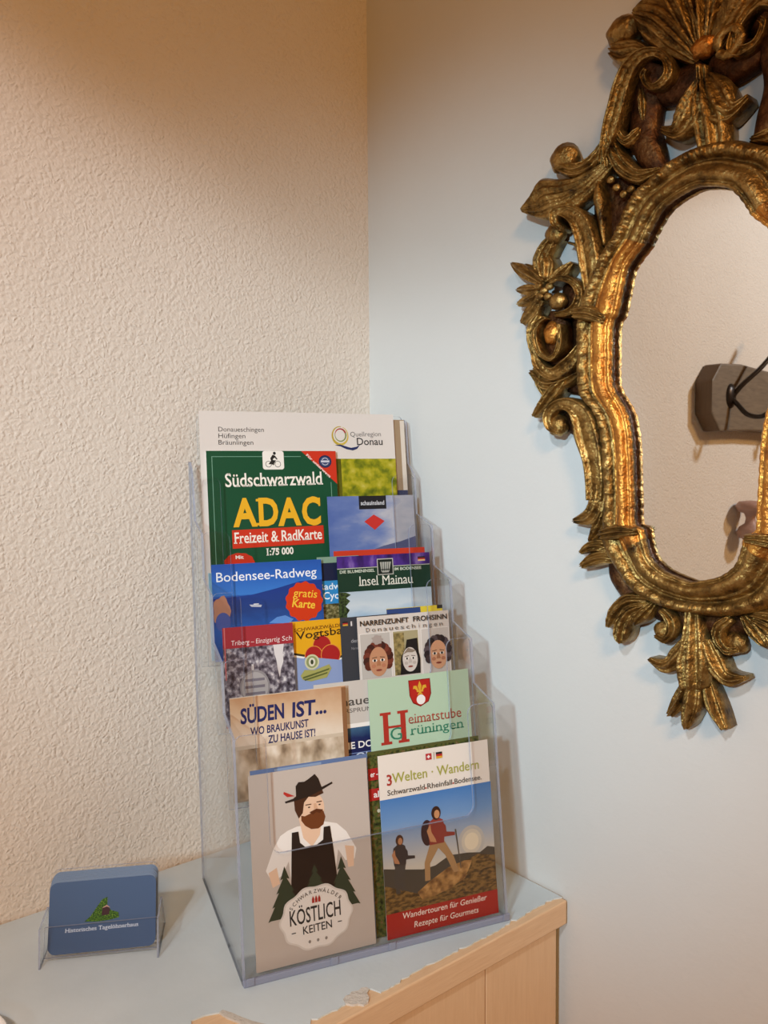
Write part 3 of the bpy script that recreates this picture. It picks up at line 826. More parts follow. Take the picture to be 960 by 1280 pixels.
class Page:
    """flat printed artwork, millimetres from the page's lower left corner; every call lies a hair above the last"""
    def __init__(s, oy=0.0):
        s.g = {}; s.z = 0.00004; s.oy = oy; s.layer = 'cover'
    def _add(s, vs, fs, mat):
        g = s.g.setdefault(s.layer, G())
        s.z += 0.00002
        if isinstance(mat, str): mat = ink(mat)
        g.add([(x / 1000, (y - s.oy) / 1000, s.z) for x, y in vs], fs, mat)
    def on(s, layer):
        s.layer = layer; return s
    def poly(s, pts, mat):
        A = sum(a[0] * b[1] - b[0] * a[1] for a, b in zip(pts, pts[1:] + pts[:1]))
        if A < 0: pts = pts[::-1]
        s._add(pts, [tuple(range(len(pts)))], mat)
    def rect(s, x0, y0, x1, y1, mat):
        y0 = max(y0, s.oy)
        s.poly([(x0, y0), (x1, y0), (x1, y1), (x0, y1)], mat)
    def ell(s, x, y, rx, ry, mat, n=28, rot=0, wob=0, wn=5):
        c, q = math.cos(rot), math.sin(rot)
        pts = []
        for k in range(n):
            t = 2 * PI * k / n
            r = 1 + wob * math.cos(wn * t)
            a, b = rx * r * math.cos(t), ry * r * math.sin(t)
            pts.append((x + a * c - b * q, y + a * q + b * c))
        s.poly(pts, mat)
    def rrect(s, x0, y0, x1, y1, r, mat):
        s.poly(arcpts(x1 - r, y0 + r, r, -90, 0) + arcpts(x1 - r, y1 - r, r, 0, 90) + arcpts(x0 + r, y1 - r, r, 90, 180) + arcpts(x0 + r, y0 + r, r, 180, 270), mat)
    def arc(s, x, y, r, w, a0, a1, mat, w1=None, sy=1.0):
        w1 = w if w1 is None else w1
        k = 18
        o, i_ = [], []
        for j in range(k + 1):
            a = math.radians(a0 + (a1 - a0) * j / k); ww = w + (w1 - w) * j / k
            o.append((x + (r + ww / 2) * math.cos(a), y + sy * (r + ww / 2) * math.sin(a)))
            i_.append((x + (r - ww / 2) * math.cos(a), y + sy * (r - ww / 2) * math.sin(a)))
        vs = o + i_
        fs = [(j, j + 1, k + 2 + j, k + 1 + j) for j in range(k)]
        if a1 < a0: fs = [f[::-1] for f in fs]
        s._add(vs, [f[::-1] for f in fs], mat)
    def text(s, t, x, y, w, h, mat, bold=0.0, serif=False, shear=0.0, rot=0.0, track=0, clip=None):
        """t in a box w wide with capital height h, its baseline starting at x, y"""
        v, f = glyphs(t, bold, serif, shear)
        if not v: return
        x0 = min(p[0] for p in v); x1 = max(p[0] for p in v)
        sx, sy = w / (x1 - x0), h / CAPH
        c, q = math.cos(rot), math.sin(rot)
        vs = []
        for px, py in v:
            a, b = (px - x0) * sx, py * sy
            vs.append((x + a * c - b * q, y + a * q + b * c))
        s._add(vs, f, mat)
    def arctext(s, t, cx, cy, r, a0, a1, h, mat, bold=0.0):
        for k, ch in enumerate(t):
            if ch == ' ': continue
            a = math.radians(a0 + (a1 - a0) * k / (len(t) - 1))
            v, f = glyphs(ch, bold, False, 0)
            x0 = min(p[0] for p in v); x1 = max(p[0] for p in v)
            sc = h / CAPH
            rt = a - PI / 2
            vs = []
            for px, py in v:
                u, w = (px - (x0 + x1) / 2) * sc, py * sc
                vs.append((cx + r * math.cos(a) + u * math.cos(rt) - w * math.sin(rt), cy + r * math.sin(a) + u * math.sin(rt) + w * math.cos(rt)))
            s._add(vs, f, mat)

rN = Vector((0, TL, 1)).normalized()
def brochure(name, label, tier, u0, w0, W, H, thick, off, paint, base='#e4ddd6', cat='brochure', group=None, oy=0.0, roll=0.0):
    """a leaflet standing in the given tier; u0, w0 = lower left corner (m), W, H in mm"""
    if tier in (1, 2, 3):
        w0, H, oy = w0 + LIFT, H - LIFT * 1000 / rN.z, LIFT * 1000 / rN.z
    ax, ay = Vector((1, 0, 0)), rN.copy()
    az = ax.cross(ay)
    loc = Vector((u0, tv(tier, w0, off), w0))
    m = Matrix(((ax.x, ay.x, az.x, loc.x), (ax.y, ay.y, az.y, loc.y), (ax.z, ay.z, az.z, loc.z), (0, 0, 0, 1)))
    root = empty(name, label, cat, group, RM @ m @ Matrix.Rotation(roll, 4, 'Z'))
    pg = Page(oy)
    g = G(); g.box((0, 0, -0.00025), (W / 1000, H / 1000, 0.00004), ink(base) if isinstance(base, str) else base)
    pg.g['cover'] = g
    paint(pg)
    cover = pg.g['cover'].obj('cover', root)
    for k, gg in pg.g.items():
        if k != 'cover':
            gg.obj(k, cover)
    if thick > 0.4:
        g = G(); g.box((0.0006, 0.0006, -thick / 1000), (W / 1000 - 0.0006, H / 1000 - 0.0006, -0.00026), M_paper)
        g.obj('pages', root)
    return root

# ------------------------------------------------------------------ the brochures
WHITE, CREAM = '#efeae6', '#ddd5cc'

# --- bottom tier, left: bearded man in a hat above a round badge
def p_koest(p):
    p.on('illustration')
    SH = '#e9e2db'; SK = '#e3bfa2'; BK = '#2c211b'; HR = '#4a2c1c'; TR = '#39402f'
    # shirt and sleeves
    p.poly([(30, 104), (38, 106), (62, 106), (72, 103), (80, 95), (88, 80), (86, 72), (78, 72), (72, 82), (68, 60), (32, 58), (30, 80), (24, 70), (16, 66), (11, 76), (18, 92), (24, 101)], SH)
    p.poly([(78, 84), (86, 82), (85, 66), (80, 66)], SK)
    p.poly([(13, 74), (20, 77), (22, 64), (16, 62)], SK)
    # neck and face
    p.poly([(40, 112), (60, 112), (57, 96), (50, 88), (43, 96)], SK)
    p.ell(50.5, 118, 11.5, 13.5, SK)
    p.poly([(36.5, 129), (42, 132), (60, 134), (62, 129), (55, 127), (49, 128), (45, 124), (43.5, 116), (40, 112), (37, 119)], HR)
    # beard
    p.poly([(42, 114), (45, 113), (50, 114.5), (55, 116.5), (61, 115), (62.5, 110), (60.5, 104), (56, 101.5), (50, 102), (45, 105.5), (42, 110)], '#6e3d20')
    p.poly([(49, 115.5), (55, 117.5), (61, 116), (58, 113.5), (55, 115), (52, 113.2)], '#5a2f18')
    p.ell(49, 119.6, 1.0, 0.6, '#3a2a20', 10); p.ell(58, 120.4, 1.0, 0.6, '#3a2a20', 10)
    p.rect(46, 121.4, 51, 122.2, HR); p.rect(55.5, 122.4, 60, 123.2, HR)
    p.poly([(53, 122), (55, 122), (56.5, 117.5), (53, 117.5)], '#d4a888')
    # hat
    p.poly([(29, 127.3), (38, 129), (50, 131), (62, 134.6), (69.5, 137), (70, 135.6), (60, 131.6), (50, 128.4), (38, 126.6), (29.5, 125.8)], BK)
    p.poly([(38.5, 129), (38.5, 138), (41, 141), (46, 140.6), (50, 142.5), (55, 145.5), (58, 141.5), (60.5, 134), (50, 131)], BK)
    p.poly([(37.5, 130.4), (28.5, 135.2), (28, 133.5), (31, 130.6)], '#b6352c')
    # waistcoat
    p.poly([(33.5, 102), (39, 102), (40, 93), (44, 89), (54, 89), (59.5, 92), (60.5, 102), (66, 102), (68, 84), (70, 60), (70, 44), (34, 44), (31, 60), (32, 78)], BK)
    # firs
    for cx, top, bot, w in ((26, 77, 36, 15), (74, 76, 35, 15), (51, 74, 48, 12)):
        q = [(cx, top)]
        kk = 4
        for k in range(kk):
            y = top - (k + 1) * (top - bot) / kk
            q += [(cx + w * (k + 1) / kk, y), (cx + w * (k + 1) / kk - 2.2, y + 0.8)]
        q = q + [(2 * cx - x, y) for x, y in q[:0:-1]]
        p.poly(q, TR)
    p.on('badge')
    p.ell(51, 32.5, 30.5, 24.8, '#d5cdc5', n=72, wob=0.035, wn=10)
    p.ell(51, 32.5, 29.0, 23.4, '#e6dfd8', n=72, wob=0.035, wn=10)
    p.text('KÖSTLICH', 28.5, 29.6, 43, 11.6, '#33302f', bold=0.012, rot=0.006)
    p.text('KEITEN', 39, 21.0, 24.5, 6.0, '#33302f', bold=0.012, rot=0.02)
    p.rect(29.5, 23.2, 33, 24, '#33302f'); p.rect(68.5, 24.4, 72, 25.2, '#33302f')
    p.arctext('SCHWARZWÄLDER', 51, 26, 25.5, 141, 41, 2.9, '#55504c', bold=0.01)
    for dx in (-2.6, 0, 2.6):
        p.poly([(51 + dx - 1, 44), (51 + dx + 1, 44), (51 + dx + 1, 47), (51 + dx, 49.5), (51 + dx - 1, 47)], '#a8322c')
    for dx in (-7, 0, 7):
        p.ell(51 + dx, 14.5, 1.1, 1.3, '#8f8780', 10)
brochure('brochure', 'grey brochure with a bearded man in a feathered hat, left of the bottom tier', 0, 0.0105, 0.0025, 101, 152, 1.2, 0.0075, p_koest, '#c0b4aa')

# --- bottom tier, right: hikers
M_sky = grad('hiking_sky', 55, 118, [(0.0, '#c9c2b4'), (0.25, '#a9b0ba'), (0.6, '#6f93c0'), (1.0, '#3f76b8')], wob=0.06, scale=18)
M_hill = photo('hiking_meadow', [(0.3, '#2e2519'), (0.45, '#5a4426'), (0.6, '#8a6a3a'), (0.75, '#4a3d20')], 70, 8, (1, 2.2, 1))
M_rock = photo('hiking_rock', [(0.35, '#6b4a2a'), (0.55, '#a67c48'), (0.7, '#c49a62')], 60, 7)
def person_back(p, x, y, h, jacket, trousers, skin, hair, pack=None, stride=0.0, pole=False):
    """a small printed hiker, feet at y, total height h"""
    u = h / 8.0
    p.poly([(x - 0.9 * u, y + 4 * u), (x + 0.9 * u, y + 4 * u), (x + (0.5 + 2 * stride) * u, y + 1.8 * u), (x + (0.6 + 2.6 * stride) * u, y), (x + (2.6 * stride - 0.1) * u, y), (x + 1.2 * stride * u, y + 2.2 * u), (x + 0.1 * u, y + 3.2 * u),
            (x - (0.3 + stride) * u, y + 1.6 * u), (x - (0.2 + 1.2 * stride) * u, y - 0.3 * u), (x - (0.9 + 1.2 * stride) * u, y - 0.3 * u), (x - (1.0 + stride) * u, y + 1.8 * u)], trousers)
    if pack:
        p.ell(x - 1.25 * u, y + 5.2 * u, 0.8 * u, 1.5 * u, pack)
    p.poly([(x - 1.0 * u, y + 3.7 * u), (x + 0.9 * u, y + 3.7 * u), (x + 1.1 * u, y + 5.4 * u), (x + 0.9 * u, y + 6.4 * u), (x + 0.3 * u, y + 6.75 * u), (x - 0.3 * u, y + 6.75 * u), (x - 1.0 * u, y + 6.3 * u), (x - 1.15 * u, y + 5.2 * u)], jacket)
    p.poly([(x + 0.8 * u, y + 6.2 * u), (x + 1.25 * u, y + 5.6 * u), (x + 1.3 * u, y + 4.9 * u), (x + 2.4 * u, y + 4.7 * u), (x + 2.4 * u, y + 4.3 * u), (x + 0.95 * u, y + 4.35 * u)], jacket)
    p.poly([(x - 0.8 * u, y + 6.1 * u), (x - 1.3 * u, y + 5.4 * u), (x - 0.9 * u, y + 4.1 * u), (x - 0.1 * u, y + 3.9 * u), (x - 0.2 * u, y + 4.3 * u), (x - 0.7 * u, y + 5.2 * u)], skin)
    p.ell(x + 0.05 * u, y + 7.3 * u, 0.62 * u, 0.8 * u, hair)
    p.ell(x + 0.15 * u, y + 7.15 * u, 0.36 * u, 0.5 * u, skin)
    if pole:
        p.poly([(x + 2.4 * u, y + 5.0 * u), (x + 2.6 * u, y + 5.0 * u), (x + 3.0 * u, y + 0.3 * u), (x + 2.9 * u, y + 0.3 * u)], '#5a5146')
def p_welten(p):
    p.on('photograph')
    p.rect(0, 20, 107, 114.5, M_sky)
    for r, c in ((13, '#b9b6b0'), (10, '#cdc5b4'), (7, '#e2d6bc')):
        p.ell(84.5, 66, r, r * 1.05, c)
    p.poly([(0, 20), (107, 20), (107, 57), (100, 59), (92, 55), (80, 57), (62, 58), (48, 52), (36, 51), (20, 54), (0, 58)], '#4b443a')
    p.poly([(0, 20), (107, 20), (107, 50), (90, 54), (60, 46), (30, 32), (0, 44)], M_hill)
    p.poly([(34, 26), (30, 33), (42, 40), (60, 48), (76, 51), (84, 50), (76, 36), (60, 30), (46, 27)], M_rock)
    person_back(p, 15.5, 37, 46, '#3b3230', '#4a443e', '#b07c58', '#4a2e20')
    person_back(p, 51, 43, 58, '#8b3a30', '#a8845a', '#c08a60', '#3a2218', '#3a2426', 0.8, True)
    p.on('lettering_band')
    p.rect(0, 0, 107, 20.4, '#a32a20')
    p.text('Wandertouren für Genießer', 15, 14.2, 81, 4.7, '#efe3d8', bold=0.004, shear=0.12, rot=-0.01)
    p.text('Rezepte für Gourmets', 25, 5.2, 62, 4.7, '#efe3d8', bold=0.004, shear=0.12, rot=-0.01)
    p.on('title_lettering')
    p.text('3', 7, 126.0, 4.6, 8.6, '#a8382c', bold=0.02)
    p.text('Welten · Wandern', 12, 127.4, 84, 8.0, '#a3a448', bold=0.006, rot=0.0)
    p.text('Schwarzwald', 7, 117.6, 35, 4.4, '#4a4540', bold=0.008)
    p.text('Rheinfall', 44.5, 117.6, 24, 4.4, '#4a4540', bold=0.008)
    p.text('Bodensee.', 71, 117.6, 27, 4.4, '#4a4540', bold=0.008)
    for x in (43, 69.6):
        p.ell(x, 118.6, 0.8, 0.8, '#a8382c', 8)
    p.on('flag')
    p.rect(44.5, 142, 50, 147.4, '#b62a30'); p.rect(46.7, 143.3, 47.8, 146.1, WHITE); p.rect(45.8, 144.15, 48.7, 145.25, WHITE)
    p.rect(52.2, 141.4, 52.6, 148, '#8f8880')
    for k, c in enumerate(('#2a2523', '#b62a2a', '#d8a632')):
        p.rect(54.4, 145.6 - k * 1.8, 60.4, 147.4 - k * 1.8, c)
brochure('brochure', 'hiking brochure with two walkers under a blue sky, right of the bottom tier', 0, 0.1218, 0.0025, 106.5, 151.5, 1.4, 0.0078, p_welten, '#e6ded4')

M_forest = photo('forest_picture', [(0.3, '#14140c'), (0.42, '#3c4020'), (0.52, '#56602c'), (0.62, '#6d5030'), (0.75, '#8f8c68')], 110, 8)
def p_forest(p):
    p.on('photograph'); p.rect(0, 0, 108, 152, M_forest)
    for x, y, r in ((8, 104, 1.6), (11, 60, 1.3), (13, 40, 2), (14, 36, 1.6), (16, 20, 1.8), (18, 14, 1.5), (12, 30, 1.3)):
        p.ell(x, y, r, r, '#c9c6b0', 9)
    p.poly([(9, 82), (14, 84), (15, 70), (10, 66)], '#2b4f86')
    p.on('label')
    p.rect(0, 130, 26, 140, '#b02a28'); p.text('er –', 2.0, 133, 8, 4.2, WHITE, bold=0.02)
    p.rect(0, 113, 26, 123, '#b02a28'); p.text('al', 4, 115.6, 5, 5, WHITE, bold=0.02)
brochure('brochure', 'green forest brochure with red labels, mostly hidden behind the hiking brochure', 0, 0.1145, 0.0025, 108, 154, 0.8, 0.0135, p_forest, '#55572e')
def p_blue(p):
    p.on('print_band'); p.rect(0, 140, 101, 153.2, '#6478a0'); p.rect(20, 150, 60, 152, '#8b9cb8')
brochure('brochure', 'blue brochure showing only its top edge behind the bearded man', 0, 0.0135, 0.0025, 101, 153.2, 0.8, 0.0135, p_blue, '#6478a0')

# --- second tier
M_beer = grad('brewing_picture', 2, 90, [(0.0, '#9a8a78'), (0.25, '#c9b59c'), (0.5, '#e2d2bf'), (0.75, '#d3b494'), (1.0, '#b98b64')], wob=0.22, scale=16)
def p_sueden(p):
    p.on('photograph'); p.rect(0, 0, 102.5, 144, M_beer)
    p.rect(0, 60, 102.5, 104, photo('barrel_picture', [(0.3, '#6e5a44'), (0.45, '#b59f86'), (0.6, '#dccbb6'), (0.75, '#efe4d6')], 26, 3, (1, 0.6, 1)))
    p.rect(0, 101, 102.5, 104, '#cdbca6')
    p.rect(98.5, 60, 102.5, 143, '#8a5f3e')
    p.on('title_lettering')
    I = '#262a5c'
    p.text('SÜDEN', 8.5, 122.5, 38, 12.0, I, bold=0.03, shear=0.06, rot=0.015)
    p.text('IST...', 53, 122.6, 31, 12.0, I, bold=0.03, shear=0.08, rot=0.01)
    p.text('WO BRAUKUNST', 16.5, 112.0, 51, 6.2, I, bold=0.02, shear=0.08, rot=0.02)
    p.text('ZU HAUSE IST!', 31, 103.6, 42, 6.2, I, bold=0.02, shear=0.08, rot=0.015)
brochure('brochure', 'beige brochure with dark blue hand lettering, left of the second tier', 1, 0.0050, 0.0625, 102.5, 144.5, 1.0, 0.0055, p_sueden, '#d9cab6')
def p_donau(p):
    p.on('title_lettering')
    p.text('Donaueschingen', 6, 124.5, 96, 7.2, '#4f4a46', bold=0.012)
    p.text('URSPRUNG DER DONAU', 23, 118.2, 80, 3.6, '#6a645f', bold=0.01)
    p.on('photograph')
    p.rect(0, 104.8, 105, 108.4, '#efeae4')
    p.rect(3, 60, 105, 104.8, grad('spring_picture', 22, 47, [(0, '#1f2c5e'), (0.6, '#1c2858'), (1, '#3f6484')], wob=0.1))
    p.rect(0, 60, 105, 93.6, '#1f2350')
    p.rect(0, 82.0, 105, 82.8, '#6d7fae')
    p.text('DIE DONAU', 22.5, 86.6, 50, 5.6, WHITE, bold=0.02)
    p.text('QUELLE', 36, 76.6, 40, 5.6, '#c9d3e6', bold=0.01)
brochure('brochure', 'grey and navy spring brochure squeezed between the beige and the mint brochure', 1, 0.0800, 0.0625, 105, 146, 0.8, 0.0110, p_donau, '#c9c2ba')
def p_heimat(p):
    p.on('coat_of_arms')
    p.poly([(39.5, 142), (61.5, 142), (62, 128), (59, 121), (50.5, 117.2), (43, 121), (40, 128)], '#7a1a14')
    p.poly([(40.3, 141.3), (60.7, 141.3), (61, 128), (58.2, 121.8), (50.5, 118.2), (43.6, 121.8), (40.8, 128)], '#b3241c')
    Y = '#d9a733'
    p.poly([(50.7, 140.5), (52.6, 136), (51.4, 131.5), (50, 131.5), (48.8, 136)], Y)
    for sg in (-1, 1):
        p.poly([(50.7 + sg * 1.2, 132), (50.7 + sg * 3.2, 136.4), (50.7 + sg * 6.2, 136.6), (50.7 + sg * 6.8, 133.6), (50.7 + sg * 5, 134), (50.7 + sg * 2.6, 131.4)], Y)
        p.poly([(50.7 + sg * 0.6, 130.8), (50.7 + sg * 3, 127.6), (50.7 + sg * 0.8, 128.4)], Y)
    p.rect(47.4, 130.6, 54, 132, Y); p.poly([(49.9, 130.6), (51.5, 130.6), (50.7, 126.4)], Y)
    p.ell(51.2, 123.6, 4.4, 4.4, WHITE)
    p.on('title_lettering')
    Rr, Gr = '#ad3226', '#2f7d62'
    p.rect(12.6, 87.5, 17.6, 116, Rr); p.rect(9.8, 113.6, 20.4, 116, Rr); p.rect(9.8, 87.5, 20.4, 89.9, Rr)
    p.rect(29.6, 87.5, 34.6, 116, Rr); p.rect(26.8, 113.6, 37.4, 116, Rr); p.rect(26.8, 87.5, 37.4, 89.9, Rr)
    p.rect(12.6, 101.6, 34.6, 103.6, Rr)
    p.text('G', 19.0, 91.0, 11.4, 10.5, Gr, bold=0.0)
    p.text('eimatstube', 37.5, 103.2, 54, 8.8, '#a8483a', serif=True, rot=0.0)
    p.text('rüningen', 38.5, 93.0, 55, 8.4, Gr, serif=True, rot=0.0)
    p.on('print_band'); p.rect(0, 55, 101.5, 80, '#a9bd9a')
brochure('brochure', 'mint green brochure with a red coat of arms, right of the second tier', 1, 0.1288, 0.0625, 101.5, 146.5, 1.0, 0.0055, p_heimat, '#b3cbb0')

# --- third tier
M_snow = photo('snowy_forest_picture', [(0.3, '#221d24'), (0.45, '#544c56'), (0.56, '#8f8890'), (0.7, '#d8d2d2')], 90, 8, (1, 0.8, 1))
def p_triberg(p):
    p.on('photograph'); p.rect(0, 60, 64, 127.5, M_snow)
    p.poly([(45, 127.5), (55, 127.5), (53.5, 118), (54, 112), (51.5, 106), (50, 98), (48.4, 105), (47.6, 113), (46, 119)], '#d9d3d2')
    p.rect(24.6, 92, 26.6, 112, '#cfc9c6')
    p.ell(27, 92, 13.5, 15, '#8f8a8c'); p.ell(27, 91.5, 12, 13.5, '#a9a4a4')
    for k in range(3):
        p.rect(18, 97 - 6 * k, 36, 99.4 - 6 * k, '#77717a')
    p.on('title_lettering')
    p.rect(0, 127.5, 64, 146, '#9d2f38')
    p.text('Triberg – Einzigartig', 7.5, 130.0, 44, 4.2, '#e3d3d0', rot=0.004, shear=0.1)
    p.text('Sch', 53.5, 130.2, 9, 4.2, '#e3d3d0', shear=0.1)
    p.rect(1.2, 100, 2.2, 146, '#c46a6a')
brochure('brochure', 'dark red brochure over a snowy forest picture, left of the third tier', 2, 0.0080, 0.1125, 64, 145.5, 0.9, 0.0055, p_triberg, '#9d2f38')
def p_vogts(p):
    p.rect(0, 60, 60, 114, '#8b9cc4')
    p.poly([(0, 145), (60, 145), (60, 113), (44, 110), (30, 112), (16, 114), (0, 118)], '#e0a41c')
    p.poly([(0, 118), (16, 114), (30, 112), (44, 110), (60, 113), (60, 111), (44, 108), (30, 110), (16, 112), (0, 116)], '#3a3020')
    p.poly([(0, 116), (16, 112), (30, 110), (44, 108), (60, 111), (60, 109.4), (44, 106.4), (30, 108.4), (16, 110.4), (0, 114)], '#e8e4de')
    p.on('emblem')
    for x, y, r in ((30, 122, 8.4), (21.5, 113.5, 8), (38, 112.5, 9)):
        p.ell(x, y, r + 0.7, r + 0.7, '#d98c3c'); p.ell(x, y, r, r, '#a52222')
    p.poly([(12, 112), (24, 111), (46, 107), (46, 101), (24, 103), (12, 104)], '#8b9cc4')
    p.ell(19.5, 107.5, 7, 7, '#c9c7a0'); p.ell(19.5, 107.5, 5.4, 5.4, '#8c9462'); p.ell(19.5, 107.5, 3.2, 4, '#d8d4c0'); p.ell(19.5, 107.5, 1.4, 2.2, '#3a4228')
    p.poly([(8, 96), (12, 101), (22, 100), (36, 104), (38, 100), (33, 92), (18, 90), (10, 92)], '#a3a05c')
    p.poly([(10, 94.6), (36, 100.4), (35.6, 98.8), (10.4, 93)], '#5a6030'); p.poly([(11, 92.4), (34, 97), (33.6, 95.6), (12, 91)], '#5a6030')
    p.on('title_lettering')
    p.text('SCHWARZWÄLDER', 4, 136.2, 50, 3.0, '#7a4a12', bold=0.012, rot=0.03)
    p.text('Vogtsba', 5.5, 129.0, 45, 6.8, '#2c2116', bold=0.006, serif=True, rot=0.045)
brochure('brochure', 'yellow brochure with three red pompoms in the middle of the third tier', 2, 0.0705, 0.1125, 56, 145.5, 0.9, 0.0100, p_vogts, '#e0a41c')
def p_grey(p):
    p.on('flag')
    for k, c in enumerate(('#1d1a1a', '#b0302a', '#cfa53a')):
        p.rect(2.6, 140.8 - k * 1.3, 7.6, 142.1 - k * 1.3, c)
    p.rect(10.4, 137.6, 11.8, 142, '#d9d6d6'); p.rect(11.8, 137.6, 13.2, 142, '#4e4c50')
    p.on('title_lettering')
    p.text('der', 10, 122, 7, 3.4, '#a5a5a8'); p.text('Narren', 10, 115.5, 8, 2.4, '#8f8f92')
brochure('brochure', 'dark grey brochure with a tiny German flag, beside the yellow pompom brochure', 2, 0.1185, 0.1125, 60, 146, 0.8, 0.0078, p_grey, '#3a3c42')
def face(p, x, y, r, skin, hair, hood=None, curly=False, smile=True):
    if hood:
        p.poly([(x - r * 1.25, y - r * 1.6), (x - r * 1.1, y + r * 0.3), (x - r * 0.5, y + r * 1.3), (x - r * 0.3, y + r * 2.2), (x + r * 1.0, y + r * 2.3), (x + r * 1.05, y + r * 1.1), (x + r * 1.25, y), (x + r * 1.2, y - r * 1.6)], hood)
    if curly:
        for k in range(13):
            t = -0.5 + k * (PI + 1.0) / 12
            p.ell(x + r * 1.12 * math.cos(t), y + r * 0.25 + r * 1.25 * math.sin(t), r * 0.42, r * 0.42, hair[k % len(hair)], 10)
    p.ell(x, y, r * 0.92, r * 1.35, skin)
    if hood:
        p.poly([(x - r * 0.85, y + r * 0.6), (x - r * 0.2, y + r * 1.3), (x + r * 0.8, y + r * 0.9), (x + r * 0.3, y + r * 0.75), (x - r * 0.3, y + r * 0.8)], hair[0])
    for sg in (-1, 1):
        p.ell(x + sg * r * 0.38, y + r * 0.12, r * 0.24, r * 0.13, '#efe6dc', 12); p.ell(x + sg * r * 0.38, y + r * 0.12, r * 0.12, r * 0.13, '#1d1512', 10)
        p.poly([(x + sg * r * 0.14, y + r * 0.46), (x + sg * r * 0.64, y + r * 0.38), (x + sg * r * 0.64, y + r * 0.32), (x + sg * r * 0.14, y + r * 0.39)], '#4a3020')
        p.ell(x + sg * r * 0.5, y - r * 0.38, r * 0.22, r * 0.18, '#b9785a' if smile else '#b9aca2', 12)
    p.poly([(x - r * 0.1, y + r * 0.15), (x + r * 0.1, y + r * 0.15), (x + r * 0.22, y - r * 0.38), (x - r * 0.22, y - r * 0.38)], '#ac7350' if smile else '#bdb1a8')
    p.ell(x, y - r * 0.78, r * 0.3, r * 0.1, '#8a4034', 14)
def p_narren(p):
    p.on('photograph')
    for x0, x1, c in ((2.2, 32.6, '#bdb6ae'), (35.8, 62.0, '#a89c78'), (65.5, 95, '#c9c0b8')):
        p.rect(x0 - 0.5, 60, x1 + 0.5, 130, '#e9e3dc'); p.rect(x0, 60, x1, 129.5, c)
    p.rect(36, 60, 47, 128, photo('stucco_picture', [(0.35, '#5f5232'), (0.6, '#a08c58')], 90))
    p.rect(35.8, 60, 62, 82, '#38302a'); p.rect(2.2, 60, 32.6, 88, '#5a3c2e'); p.rect(65.5, 60, 95, 86, '#4a3c3a')
    face(p, 19.5, 103, 10.2, '#c08a68', ['#5c2a1e', '#74382a', '#40201a'], curly=True)
    p.ell(19, 123.5, 5.5, 4.5, '#a89a92', 16, wob=0.2, wn=7)
    face(p, 52, 102, 8.6, '#cfc4bb', ['#8a7a6a'], hood='#1e1a1a', smile=False)
    face(p, 82, 104, 10.2, '#d8a27e', ['#3a2c2c', '#55484c', '#2a2022'], curly=True)
    p.on('title_lettering')
    p.text('NARRENZUNFT', 2.2, 137.6, 50, 4.6, '#3a332f', bold=0.02)
    p.text('FROHSINN', 57, 137.8, 36.5, 4.6, '#3a332f', bold=0.02)
    for k, ch in enumerate('Donaueschingen'):
        w = 4.0 if ch not in 'i' else 0.8
        p.text(ch, 8 + k * 5.9 + (1.4 if ch == 'i' else 0), 131.6, w * 0.9, 3.9, '#6d655f')
brochure('brochure', 'cream brochure with three carved mask faces, right of the third tier', 2, 0.1340, 0.1125, 96, 145.8, 0.9, 0.0040, p_narren, '#d5cbc2')
def p_yellow(p):
    p.on('print_band'); p.rect(0, 120, 60, 149.5, '#31477c'); p.rect(36, 130, 60, 150, '#d9c23c'); p.rect(54, 146.5, 60, 150, '#26262a')
brochure('brochure', 'yellow and blue brochure just showing above the mask faces', 2, 0.1680, 0.1125, 60, 150, 0.8, 0.0125, p_yellow, '#d9c23c')

# --- fourth tier
M_lake = grad('lake_picture', 2, 64, [(0.0, '#20407e'), (0.4, '#2c5ca8'), (0.7, '#24407e'), (1.0, '#1d3a86')], wob=0.12, scale=30, stretch=(1, 3, 1))
def p_boden(p):
    p.on('photograph')
    p.rect(0, 118, 106.5, 147, grad('lake_sky', 58, 89, [(0, '#3a7ac8'), (0.6, '#2a62b8'), (1, '#2452a4')], wob=0.05))
    p.poly([(0, 60), (106.5, 60), (106.5, 128), (84, 127.5), (60, 122), (36, 117.5), (0, 116)], M_lake)
    p.poly([(34, 108.6), (46, 107.6), (45, 105.6), (36, 106.4)], '#b8bcc8'); p.rect(38, 108.2, 43, 109.2, '#d6d6da')
    p.poly([(52, 90), (60, 95), (68, 96), (76, 92), (72, 88)], '#5f8ed0')
    p.ell(8, 104, 8, 14, '#b8846c', 20, wob=0.1); p.ell(9, 94, 7, 9, '#4a5da0', 18)  # orange reflection put into the print as flat colour
    p.on('title_lettering')
    p.text('Bodensee-Radweg', 4.2, 131.4, 97, 8.6, '#eef0f4', bold=0.004, rot=0.002)
    p.on('badge')
    p.ell(87.5, 108, 18.2, 18.6, '#cf3a16', 64, wob=0.045, wn=13)
    p.text('gratis', 76.5, 113.4, 24, 7.4, '#f0c23c', bold=0.006, rot=-0.12, shear=0.1)
    p.text('Karte', 75.0, 103.6, 23, 7.4, '#f0c23c', bold=0.02, rot=-0.14, shear=0.1)
brochure('brochure', 'blue lake cycling brochure with a red starburst, left of the fourth tier', 3, 0.0070, 0.1625, 106.5, 147.5, 1.0, 0.0055, p_boden, '#2a5cae')
def p_cyan(p):
    p.on('print_band'); p.rect(0, 0, 98, 139, '#8cc0da')
brochure('brochure', 'pale blue brochure peeping out left behind the lake cycling brochure', 3, 0.0050, 0.1625, 98, 139.5, 0.8, 0.0105, p_cyan, '#a8d2e6')
M_olive = photo('hillside_picture', [(0.35, '#2e2c18'), (0.5, '#6a6238'), (0.65, '#a39a70')], 110, 7)
